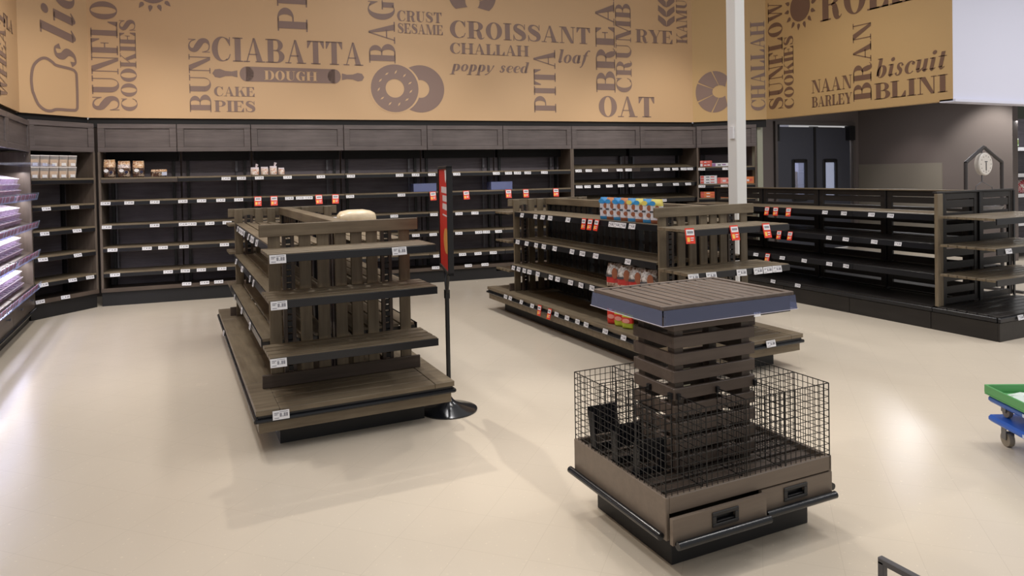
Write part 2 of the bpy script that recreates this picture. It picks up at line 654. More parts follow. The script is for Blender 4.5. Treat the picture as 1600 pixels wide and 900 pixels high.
def glyph(c):
    g = []
    if c == 'I':
        return .5, stem(.115)
    if c == 'B':
        g = stem(.1) + rc(.37, 0, .55, H) + rc(.37, 1 - H, .52, 1) + rc(.37, .5, .52, .5 + H)
        return .92, g + halfbowl(.5, .5, 1, .33, .23) + halfbowl(.52, 0, .5 + H, .38, .26)
    if c == 'D':
        return 1.0, stem(.1) + rc(.37, 0, .52, H) + rc(.37, 1 - H, .52, 1) + halfbowl(.5, 0, 1, .46)
    if c in 'PR':
        g = stem(.1) + rc(.37, 1 - H, .52, 1) + rc(.37, .46, .52, .46 + H) + halfbowl(.5, .46, 1, .38, .25)
        if c == 'R':
            g += stroke([(.5, .48, .05), (.62, .42, .2), (.68, .22, .25), (.74, .06, .2), (.86, .02, .05), (.94, .1, .03)])
            return .98, g
        return .9, g
    if c == 'E':
        g = stem(.08) + rc(.35, 0, .84, H) + rc(.35, 1 - H, .8, 1) + rc(.35, .48, .6, .48 + H) + rc(.58, .36, .62, .66)
        return .9, g + [((.84, 0), (.84, .34), (.79, .34), (.6, 0))] + [((.8, 1), (.56, 1), (.76, .7), (.8, .7))]
    if c == 'F':
        g = stem(.08) + rc(.35, 1 - H, .8, 1) + rc(.35, .47, .58, .47 + H) + rc(.56, .34, .6, .64)
        return .86, g + [((.8, 1), (.56, 1), (.76, .68), (.8, .68))]
    if c == 'L':
        return .84, stem(.08) + rc(.35, 0, .8, H) + [((.8, 0), (.8, .36), (.75, .36), (.54, 0))]
    if c == 'T':
        g = rc(.32, 0, .32 + T, 1) + serif(.455, 0, .47) + rc(.04, 1 - H, .87, 1)
        return .91, g + [((.04, 1), (.04, .68), (.08, .68), (.26, 1)), ((.87, 1), (.65, 1), (.83, .68), (.87, .68))]
    if c == 'H':
        return 1.1, stem(.08) + stem(.73) + rc(.3, .48, .75, .48 + H)
    if c == 'N':
        g = rc(.16, 0, .16 + H, 1) + serif(.18, 0, .28) + rc(.02, 1 - H, .3, 1) + rc(.84, 0, .84 + H, 1) + serif(.86, 1, .28, True)
        return 1.02, g + [((.12, 1), (.84, 0), (.9, 0), (.42, 1))][0:0] + [((.14, 1), (.72, 0), (.885, 0), (.885, .02)), ((.14, 1), (.885, .02), (.44, 1), (.44, 1))]
    if c == 'M':
        g = rc(.14, 0, .14 + H, 1) + serif(.16, 0, .26) + rc(.02, 1 - H, .3, 1)
        g += rc(.98, 0, .98 + T, 1) + serif(1.115, 0, .45) + rc(1.0, 1 - H, 1.34, 1)
        return 1.38, g + diag(.27, 1, .64, 0, .24) + diag(.64, 0, 1.0, 1, .05)
    if c == 'A':
        g = diag(.14, 0, .48, 1, .05) + diag(.74, 0, .44, 1, .27)[0:0] + [((.62, 0), (.9, 0), (.54, 1), (.44, 1))]
        return 1.02, g + serif(.14, 0, .3) + serif(.78, 0, .46) + rc(.22, .3, .64, .3 + H)
    if c == 'U':
        g = rc(.12, .3, .12 + T, 1) + serif(.255, 1, .47, True) + rc(.8, .3, .8 + H, 1) + serif(.82, 1, .3, True)
        return 1.0, g + ringarc(.4825, .32, .3625, .33, .595, .32, .205, .27, 180, 360)
    if c == 'Y':
        g = serif(.5, 0, .47) + rc(.365, 0, .365 + T, .46) + [((.365, .44), (.635, .44), (.36, 1), (.06, 1))]
        return 1.0, g + diag(.6, .44, .88, 1, .05) + serif(.2, 1, .44, True) + serif(.88, 1, .26, True)
    if c == 'K':
        g = stem(.08) + diag(.36, .4, .86, 1, .05) + serif(.85, 1, .28, True) + serif(.85, 0, .44)
        return 1.04, g + [((.7, 0), (1.0, 0), (.66, .68), (.5, .52))]
    if c == 'W':
        g = [((.34, 0), (.44, 0), (.36, 1), (.08, 1))] + diag(.42, 0, .66, 1, .05)
        g += [((.84, 0), (.94, 0), (.86, 1), (.58, 1))] + diag(.92, 0, 1.18, 1, .05)
        return 1.32, g + serif(.22, 1, .44, True) + serif(.72, 1, .4, True) + serif(1.18, 1, .26, True)
    if c == 'O':
        return 1.0, ringarc(.5, .5, .46, .51, .5, .5, .19, .47, 0, 360, 36)
    if c in 'CG':
        g = ringarc(.5, .5, .46, .51, .56, .5, .25, .47, 55, 305, 30)
        g += rc(.84, .64, .88, 1) + [((.84, .68), (.84, .9), (.7, .97), (.66, .95))]
        if c == 'C':
            g += stroke([(.68, .045, .06), (.8, .12, .05), (.88, .3, .04)])
            return .96, g
        g += rc(.62, .02, .86, .46) + rc(.52, .44, .94, .44 + H)
        return 1.02, g
    if c == 'S':
        g = stroke([(.7, .7, .02), (.62, .88, .05), (.42, .97, .06), (.22, .9, .16), (.2, .7, .25), (.42, .54, .3), (.64, .38, .28),
                    (.66, .16, .2), (.46, .03, .06), (.2, .08, .05), (.1, .3, .02)])
        return .84, g + rc(.7, .66, .74, 1) + rc(.07, 0, .11, .36)
    # lower case, x-height .62; sheared afterwards
    t = .18
    if c == 'l':
        return .36, rc(.08, .06, .08 + t, 1) + rc(.0, 1 - H, .2, 1) + stroke([(.17, .1, .17), (.2, .02, .08), (.34, .12, .03)])
    if c == 'i':
        return .36, glyph_dot(.17, .86, .1) + rc(.08, .06, .08 + t, .62) + rc(.0, .62 - H, .2, .62) + stroke([(.17, .1, .17), (.2, .02, .08), (.34, .12, .03)])
    if c == 'o':
        return .56, ringarc(.27, .31, .26, .32, .27, .31, .09, .28, 0, 360, 24)
    if c == 'a':
        return .6, ringarc(.25, .31, .24, .32, .3, .31, .1, .28, 0, 360, 24) + rc(.34, .06, .34 + t, .62) + stroke([(.42, .1, .17), (.46, .02, .08), (.6, .12, .03)])
    if c == 'd':
        return .62, ringarc(.25, .31, .24, .32, .3, .31, .1, .28, 0, 360, 24) + rc(.36, .06, .36 + t, 1) + rc(.26, 1 - H, .46, 1) + stroke([(.44, .1, .17), (.48, .02, .08), (.62, .12, .03)])
    if c == 'b':
        return .58, rc(.04, .1, .04 + t, 1) + rc(-.04, 1 - H, .14, 1) + ringarc(.3, .31, .25, .32, .24, .31, .1, .28, 0, 360, 24)
    if c == 'p':
        return .6, rc(.06, -.32, .06 + t, .62) + rc(-.04, -.32, .32, -.32 + H) + ringarc(.32, .31, .25, .32, .27, .31, .1, .28, 0, 360, 24)
    if c == 'c':
        return .5, ringarc(.27, .31, .26, .32, .32, .31, .13, .28, 50, 320, 24) + glyph_dot(.4, .5, .08)
    if c == 'e':
        return .5, ringarc(.27, .31, .26, .32, .32, .31, .12, .28, 20, 320, 24) + stroke([(.16, .26, .04), (.34, .32, .04), (.48, .42, .05)])
    if c == 's':
        return .46, stroke([(.36, .46, .12), (.28, .6, .05), (.14, .56, .1), (.16, .4, .15), (.3, .24, .16), (.28, .06, .1), (.14, .01, .05), (.06, .14, .12)])
    if c == 'u':
        return .62, rc(.06, .14, .06 + t, .62) + rc(-.02, .62 - H, .16, .62) + stroke([(.15, .18, .17), (.2, .03, .09), (.4, .2, .04)]) + rc(.38, .06, .38 + t, .62) + stroke([(.46, .1, .17), (.5, .02, .08), (.62, .12, .03)])
    if c == 't':
        return .4, rc(.1, .1, .1 + t, .84) + rc(.0, .6, .38, .64) + stroke([(.19, .14, .17), (.24, .02, .08), (.38, .12, .03)])
    if c == 'f':
        return .42, stroke([(.0, -.3, .08), (.12, -.2, .08), (.18, .2, .17), (.22, .7, .16), (.34, .98, .06), (.46, .92, .1)]) + rc(.04, .58, .4, .62)
    if c == 'y':
        return .58, stroke([(.02, .6, .05), (.12, .5, .17), (.2, .1, .17), (.28, .02, .05)]) + stroke([(.5, .6, .12), (.44, .3, .05), (.26, -.1, .05), (.02, -.28, .1)])
    return .4, []


def glyph_dot(x, y, r):
    return [((x, y), (x + r * cos(2 * pi * k / 12), y + r * sin(2 * pi * k / 12)),
             (x + r * cos(2 * pi * (k + .5) / 12), y + r * sin(2 * pi * (k + .5) / 12)),
             (x + r * cos(2 * pi * (k + 1) / 12), y + r * sin(2 * pi * (k + 1) / 12))) for k in range(12)]


def on_wall(plane, polys, name, m, label=None, lift=.004):
    """polys in wall coordinates (along, height); laid as a thin film on the painted wall"""
    b = MB()
    for p in polys:
        b.add([(x, -lift, z) for (x, z) in p], [tuple(range(len(p)))])
    o = b.build(name, m, walls[plane])
    o['kind'] = 'structure'
    if label:
        o['label'] = label
    return o


WORDS = [
    ('back', 'BUNS', 1, 1.159, 2.485, 1.419, 3.477), ('back', 'CIABATTA', 0, 1.432, 3.167, 3.435, 3.489),
    ('back', 'PI', 1, 2.281, 3.607, 2.675, 4.131), ('back', 'BAG', 1, 3.512, 3.214, 3.889, 4.143),
    ('back', 'CRUST', 0, 3.920, 3.832, 4.593, 3.985), ('back', 'SESAME', 0, 3.926, 3.658, 4.609, 3.801),
    ('back', 'CROISSANT', 0, 4.697, 3.629, 7.025, 3.885), ('back', 'CHALLAH', 0, 4.697, 3.393, 5.963, 3.554),
    ('back', 'poppy seed', 2, 4.716, 3.137, 5.962, 3.303), ('back', 'loaf', 2, 6.426, 3.316, 6.98, 3.526),
    ('back', 'PITA', 1, 6.033, 2.535, 6.399, 3.520), ('back', 'BREAD', 1, 7.108, 2.869, 7.448, 4.727),
    ('back', 'CRUMB', 1, 7.465, 2.866, 7.748, 4.322), ('back', 'OAT', 0, 7.130, 2.476, 8.185, 2.809),
    ('back', 'RYE', 0, 7.832, 3.698, 8.549, 3.912), ('back', 'KAMUT', 1, 8.609, 3.717, 8.817, 4.607),
    ('back', 'CAKE', 0, 1.452, 2.701, 1.973, 2.828), ('back', 'PIES', 0, 1.454, 2.493, 1.977, 2.641),
    ('back', 'SUNFLOW', 1, 0.037, 2.480, 0.339, 4.220), ('back', 'COOKIES', 1, 0.360, 2.484, 0.543, 3.667),
    ('back', 'DOUGH', 0, 2.092, 2.930, 2.792, 3.060), ('angle_left', 'slice', 3, 0.275, 2.988, 0.730, 4.311),
    ('left', 'FLAX', 0, 8.939, 3.238, 9.511, 3.375), ('left', 'WHEAT', 1, 8.675, 2.477, 9.026, 3.375),
    ('angle_right', 'CRUST', 1, 0.571, 2.578, 0.801, 3.764), ('angle_right', 'CHALLAH', 1, 0.933, 2.540, 1.150, 4.006),
    ('right', 'SUNFLOW', 1, 0.057, 2.534, 0.350, 4.279), ('right', 'COOKIES', 1, 0.376, 2.526, 0.563, 3.676),
    ('right', 'ROLLS', 0, 1.079, 3.766, 2.889, 4.226), ('right', 'NAAN', 0, 0.900, 2.722, 1.615, 2.916),
    ('right', 'BARLEY', 0, 0.905, 2.508, 1.612, 2.663), ('right', 'BRAN', 1, 1.633, 2.523, 1.920, 3.638),
    ('right', 'biscuit', 2, 1.977, 2.810, 2.989, 3.071), ('right', 'BLINI', 0, 1.963, 2.517, 2.994, 2.738)]
for (pl, w, kind, u0, z0, u1, z1) in WORDS:
    polys, x = [], 0.0
    for ch in w:
        if ch == ' ':
            x += .4
            continue
        adv, g = glyph(ch)
        for p in g:
            polys.append([(q[0] + x + (q[1] * .22 if kind in (2, 3) else 0), q[1]) for q in p])
        x += adv + (.02 if kind < 2 else .03)
    tot = x + (.12 if kind in (2, 3) else 0)
    if kind in (0, 2):
        sx, sz = (u1 - u0) / tot, (z1 - z0)
        out = [[(u0 + a * sx, z0 + c * sz) for a, c in p] for p in polys]
    else:
        sx, sz = (z1 - z0) / tot, (u1 - u0)
        out = [[(u1 - c * sz, z0 + a * sx) for a, c in p] for p in polys]
    m = TAN if w == 'DOUGH' else (LETTER2 if pl == 'right' else LETTER)
    on_wall(pl, out, 'lettering', m, 'the word %s in brown serif letters' % w if w != 'DOUGH' else 'the word DOUGH in tan letters on the rolling pin',
            .007 if w == 'DOUGH' else .004)


def ell(cx, cz, rx, rz, n=28, a0=0, a1=360):
    return [[(cx, cz)] + [(cx + rx * cos(R(a0 + (a1 - a0) * t / n)), cz + rz * sin(R(a0 + (a1 - a0) * t / n))) for t in (k, k + 1)] for k in range(n)]


# rolling pin
g = rc(1.86, 2.905, 3.03, 3.105) + ell(1.87, 3.005, .09, .1) + ell(3.02, 3.005, .09, .1)
for s, x0 in ((1, 1.443), (-1, 3.435)):
    pr = [(0, .0), (.03, .05), (.09, .06), (.16, .035), (.24, .03), (.30, .045), (.31, .045)]
    A = [(x0 + s * a, 3.003 + c) for a, c in pr]
    B_ = [(x0 + s * a, 3.003 - c) for a, c in pr]
    g += quad_strip(A, B_)
on_wall('back', g, 'rolling_pin_print', LETTER)
# doughnuts
g = ringarc(4.247, 2.857, .356, .345, 4.247, 2.857, .13, .13, -131, 131, 40)
on_wall('back', g, 'doughnut_print', LETTER, lift=.003)
g = ringarc(3.871, 2.857, .375, .362, 3.871, 2.857, .34, .34, 0, 360, 40)
on_wall('back', g, 'doughnut_print', TAN, lift=.004)
g = ringarc(3.871, 2.857, .345, .345, 3.871, 2.857, .135, .135, 0, 360, 40)
on_wall('back', g, 'doughnut_print', LETTER, lift=.005)
g = []
for k in range(11):
    a = R(20 + k * 33)
    cx, cz = 3.871 + .235 * cos(a), 2.857 + .235 * sin(a)
    q = R(35 + (k % 3) * 12)
    g += [[(cx - .035 * cos(q), cz - .035 * sin(q)), (cx + .012 * sin(q), cz - .012 * cos(q)),
           (cx + .035 * cos(q), cz + .035 * sin(q)), (cx - .012 * sin(q), cz + .012 * cos(q))]]
on_wall('back', g, 'sprinkle_print', TAN, lift=.008)


def sunflower(pl, cx, cz, rx, rz, m):
    g = ell(cx, cz, rx, rz)
    for k in range(14):
        a = R(k * 360 / 14 + 6)
        c_, s_ = cos(a), sin(a)

        def P(r, t):
            return (cx + rx * (r * c_ - t * s_), cz + rz * (r * s_ + t * c_))
        g += [[P(1.12, 0), P(1.2, -.14), P(1.36, -.13), P(1.62, 0), P(1.36, .13), P(1.2, .14)]]
    on_wall(pl, g, 'sunflower_print', m)


sunflower('back', .752, 4.067, .185, .185, LETTER)
sunflower('right', .702, 4.072, .19, .22, LETTER2)


def croissant(pl, cx, cz, rx, rz, rot, m):
    """fat crescent of five segments, open towards rot"""
    g = []
    c_, s_ = cos(R(rot)), sin(R(rot))
    for k in range(5):
        a0, a1 = 44 + k * 55, 44 + k * 55 + 51
        for q in ringarc(0, 0, rx, rz, .30 * rx, 0, rx * .40, rz * .30, a0, a1, 10):
            g.append([(cx + a * c_ - e * s_, cz + a * s_ + e * c_) for a, e in q])
    on_wall(pl, g, 'croissant_print', m)


croissant('back', 5.066, 4.27, .30, .37, 270, LETTER)
croissant('angle_right', .35, 2.893, .30, .345, 0, LETTER)
# wheat ear
g = []
for k in range(6):
    z = 3.98 + k * .16
    for s in (-1, 1):
        g += [[(8.42, z), (8.42 + s * .06, z + .02), (8.42 + s * .16, z + .1), (8.42 + s * .155, z + .19), (8.42 + s * .05, z + .13), (8.42 + s * .01, z + .09)]]
on_wall('back', g, 'wheat_print', LETTER)
# bread slice outline
o_ = [(.16, 2.66), (.15, 2.80), (.18, 2.95), (.26, 3.04), (.34, 3.065), (.42, 3.03), (.47, 3.0), (.66, 2.98), (.72, 2.95), (.735, 2.88),
      (.735, 2.56), (.72, 2.49), (.66, 2.475), (.46, 2.47), (.38, 2.445), (.30, 2.455), (.22, 2.52), (.16, 2.66)]
on_wall('angle_left', stroke([(a, c, .034) for a, c in o_], 5), 'bread_slice_print', LETTER)


# ================================================================== wall shelving
EDGEM = mat('shelf_edge', (66, 60, 58), .35)


def wall_unit(label, loc, rz, w, rows, left=False, right=False, edge=RAIL, tilt=0.0, depth=.5, group=None, rods=(), header=True, extra_up=True, zb=.2):
    """rows: (z of the edge top, [tag u], [red tag u])"""
    t = thing('wall_shelving_unit', label, 'shelving unit', loc, rz, group)
    ZH = 1.965
    b = MB()
    for a in [(0.004, w - .004, 0, .03, ZH, ZH + .06), (.004, w - .004, 0, .03, 2.265, 2.325), (.004, .085, 0, .03, ZH + .06, 2.265),
              (w - .085, w - .004, 0, .03, ZH + .06, 2.265), (.085, w - .085, .016, .03, ZH + .06, 2.265)]:
        b.box(*a)
    b.build('header_panel', GX, t, .003)
    bx(.0, w, .03, depth, ZH + .02, ZH + .05).build('canopy', BLACK, t)
    bx(.03, w - .03, depth - .13, depth - .022, 1.855, ZH + .019).build('upper_valance', NIGHT, t)
    bx(.01, w - .01, depth - .02, depth, .1, 1.99).build('back_panel', PANEL, t)
    for x in (.07, w - .11):
        bx(x, x + .035, depth - .06, depth - .021, .1, 1.9).build('upright', BLACK, t)
    for x in rods:
        r_ = MB()
        r_.box(x - .009, x + .009, depth - .075, depth - .06, .3, 1.78)
        r_.build('shelf_standard', ROD, t)
        h_ = MB()
        h_.box(x - .014, x + .014, depth - .11, depth - .06, 1.70, 1.84)
        h_.build('hook', ROD, t)
    for flag, x in ((left, 0.0), (right, w - .03)):
        if flag:
            bx(x, x + .03, -.002, depth, .19, 1.965).build('side_panel', GZ, t, .003)
    b = MB()
    b.box(0, w, .035, depth, 0, zb - .012)
    b.build('kick_plate', KICK, t)
    sh = MB()
    sh.box(.0, w, 0, depth - .02, zb - .012, zb + .01)
    sh.box(.0, w, -.004, .012, zb - .02, zb + .03)
    base = sh.build('base_deck', [DX], t)
    base['label'] = 'bottom deck'
    x0, x1 = (.032 if left else .003), (w - .032 if right else w - .003)
    for (z, tg, rd) in rows:
        if z < .3:
            par, yy, zz = base, -.012, z
        else:
            b = MB()
            if tilt:
                n = 5
                M = Matrix.Translation((0, .02, z)) @ Matrix.Rotation(tilt, 4, 'X')
                dd = (depth - .05) / n
                for k in range(n):
                    b.box(x0, x1, k * dd, (k + 1) * dd - .01, -.02, 0, 0, M)
                b.box(x0, x1, -.02, 0, -.055, .004, 1, M)
            else:
                b.box(x0, x1, .02, depth - .07, z - .022, z - .004, 0)
                b.box(x0, x1, 0, .02, z - .022, z, 0)
                b.box(x0, x1, -.004, .018, z - .066, z - .022, 1)
                b.box(x0, x1, .018, .03, z - .07, z - .022, 0)
            par = b.build('shelf', [WX, EDGEM if (left and not right and z > 1.6) else RAIL], t)
            yy, zz = (-.012, z - .04) if not tilt else (-.02, z - .03)
        for u in tg:
            if -.02 < u < w + .02:
                put_tag(par, (min(max(u, .055), w - .055), yy, zz), wide=1.42, scale=1.05)
        for u in rd:
            if -.02 < u < w + .02:
                put_tag(par, (min(max(u, .06), w - .06), yy - .004, zz), red=True, scale=1.25)
    return t


BT = dict(
    r1=[1.577, 1.769, 1.996, 2.361, 2.804, 3.217, 3.909, 4.144, 4.383, 4.763, 5.386, 5.582, 5.729, 5.897, 6.175],
    r2=[0.152, 0.419, 0.714, 1.031, 1.27, 1.505, 1.728, 2.378, 2.521, 2.632, 3.199, 3.929],
    r2r=[1.971, 2.177, 2.77, 2.996, 4.394, 4.903, 5.574, 5.858, 6.362],
    r3=[0.157, 0.705, 1.015, 1.145, 1.363, 1.576, 3.005, 3.818, 4.405, 4.786, 5.035],
    r4=[0.214, 0.608, 0.795, 1.037, 1.536, 4.129, 4.387, 4.778, 5.087, 5.209, 5.403],
    r5=[0.235, 0.847, 1.052, 1.245, 1.496, 4.437, 4.829, 5.07, 5.313],
    r6=[1.064, 1.281, 1.453, 4.414, 4.915, 5.177],
    s1=[6.757, 6.937, 7.222, 7.488, 7.652, 8.178, 8.374, 8.534, 8.696, 8.822],
    s2=[6.764, 6.91, 7.08, 7.298, 7.507, 7.706, 7.909, 8.223, 8.542, 8.78])
EDG = [.075, .99, 1.90, 3.13, 4.33, 5.51, 6.66, 7.89, 9.0]
LBL = ['leftmost straight unit of the back wall shelving, brown bags on its top shelf',
       'second straight unit of back wall shelving, bare shelves, left of the bun packs',
       'third back wall shelving unit, white bun packs at left of its top shelf',
       'fourth back wall shelving unit, straight behind the loaf on the left gondola',
       'fifth back wall shelving unit, just right of the red sign, bare shelves',
       'sixth back wall shelving unit, left of the pair with tilted shelves',
       'left unit of the back wall pair with tilted slatted shelves',
       'right unit of the back wall pair with tilted slatted shelves, beside the white pole']
for i in range(8):
    u0, u1 = EDG[i], EDG[i + 1]
    p = P0 + DB * u0
    w = u1 - u0

    def loc_u(lst):
        return [v - u0 for v in lst if u0 <= v < u1]
    if i < 6:
        rows = [(1.64, loc_u(BT['r1']), []), (1.352, loc_u(BT['r2']), loc_u(BT['r2r'])), (1.05, loc_u(BT['r3']), []),
                (.757, loc_u(BT['r4']), []), (.438, loc_u(BT['r5']), []), (.225, loc_u(BT['r6']), [])]
        wall_unit(LBL[i], (p.x, p.y, 0), RZB, w, rows, left=(i == 0), right=(i == 5), group=None, rods=((.13,) if i == 0 else (w - .2,)))
    else:
        rows = [(1.645, loc_u(BT['s1']), []), (1.39, loc_u(BT['s2']), []), (1.13, loc_u([7.0, 7.2, 8.1, 8.3]), []), (.85, [], []), (.55, [], []), (.21, [], [])]
        wall_unit(LBL[i], (p.x, p.y, 0), RZB, w, rows, left=(i == 6), right=(i == 7), tilt=R(9), depth=.55, rods=((w - .12,) if i == 6 else (.12,)))
# angled corner units
qa = Vector((-1.464, 9.706, 0))
da = (Vector((-.85, 10.33, 0)) - qa).normalized()
wall_unit('angled left corner shelving unit with white tubs on its top shelf', tuple(qa), atan2(da.y, da.x), .872,
          [(1.64, [], []), (1.325, [.19, .56], []), (1.035, [.16, .58], []), (.735, [.13, .58], []), (.44, [.13, .5, .74], []), (.21, [.08, .4], [])],
          left=True, right=True, edge=RAIL)
qr = CR + DR * .05
wall_unit('angled right corner shelving unit with snack boxes, partly behind white pole', (qr.x, qr.y, 0), atan2(DR.y, DR.x), .96,
          [(1.645, [.08, .47], []), (1.355, [.08, .44], []), (1.12, [], []), (.83, [], []), (.53, [], [])], left=True, right=True)
# left wall row with trays of packs
for k, (y0, y1) in enumerate([(8.46, 9.68), (7.24, 8.46), (6.02, 7.24)]):
    w = y1 - y0
    t = thing('wall_shelving_unit', ['left wall display unit nearest the corner, packed with clear packs',
                                     'left wall display unit second from the corner, at the photo edge',
                                     'left wall display unit third from the corner, nearest the camera'][k], 'shelving unit', (-1.44, y0, 0), R(90))
    ZH = 1.945
    b = MB()
    for a in [(0.004, w - .004, 0, .03, ZH, ZH + .06), (.004, w - .004, 0, .03, 2.245, 2.305), (.004, .085, 0, .03, ZH + .06, 2.245),
              (w - .085, w - .004, 0, .03, ZH + .06, 2.245), (.085, w - .085, .016, .03, ZH + .06, 2.245)]:
        b.box(*a)
    b.build('header_panel', GX, t, .003)
    bx(0, w, .03, .6, 1.965, 2.0).build('canopy', BLACK, t)
    bx(.01, w - .01, .6, .62, .1, 1.99).build('back_panel', PANEL, t)
    if k == 0:
        bx(w - .03, w, 0, .6, .25, 1.945).build('side_panel', GZ, t, .003)
    bx(0, w, .06, .6, 0, .14).build('kick_plate', KICK, t)
    bb = bx(0.002, w - .002, .0, .6, .16, .40).build('drawer', DX, t, .004)
    for x in (.3, .9):
        MB().lathe([(.006, 0), (.006, .02), (.014, .026), (.014, .034), (.004, .038)], 12).build('knob', STEEL, bb, 0, True, loc=(x, 0, .29), rot=(R(90), 0, 0))
    MB().tube((0, -.015, .15), (w, -.015, .15), .014).build('bumper', SHINY, t, 0, True)
    for z in (1.45, 1.13, .80, .43):
        M = Matrix.Translation((0, .0, z)) @ Matrix.Rotation(R(14), 4, 'X')
        b = MB().box(.005, w - .035, 0, .5, -.02, 0, 0, M)
        s_ = b.build('shelf', DX, t)
        b = MB()
        b.box(.0, w - .04, -.07, -.062, -.03, .05, 0, M)
        b.box(.0, w - .04, -.07, 0, -.035, -.028, 0, M)
        b.build('tag_channel', CLEAR, s_)
        b = MB()
        x = .02
        rr_ = random.Random(int(z * 100) + k)
        while x < w - .12:
            l_ = rr_.uniform(.09, .22)
            b.box(x, min(x + l_, w - .05), -.058, -.054, -.022, .03, 0, M)
            b.box(min(x + l_, w - .05), min(x + l_ + .03, w - .04), -.058, -.054, -.022, .03, 1, M)
            x += l_ + .03
        area('shelf_led', (-1.52, y0 + w / 2, z + .27), (.03, 1.1), 4.0, (1, .95, 1))
        b.build('price_strip', [mat('pink_price_strip', (196, 64, 84), .5), WHITE], s_)
b = bx(0, 1.2, -.32, 0, 0, .02)
lh = b.build('light_shield', CLEAR, None, 0, False, (-1.44 - .08, 8.46, 1.78), (R(0), R(0), R(90)))
tag(lh, 'clear curved plastic shield over the top left wall shelf', 'plastic shield')


# ================================================================== gondolas
def slats(x0, x1, y0, y1, z0, z1, n, gap, along='x', mi=0, b=None):
    b = b or MB()
    for k in range(n):
        if along == 'x':
            d = (y1 - y0) / n
            b.box(x0, x1, y0 + k * d, y0 + (k + 1) * d - gap, z0, z1, mi)
        else:
            d = (x1 - x0) / n
            b.box(x0 + k * d, x0 + (k + 1) * d - gap, y0, y1, z0, z1, mi)
    return b


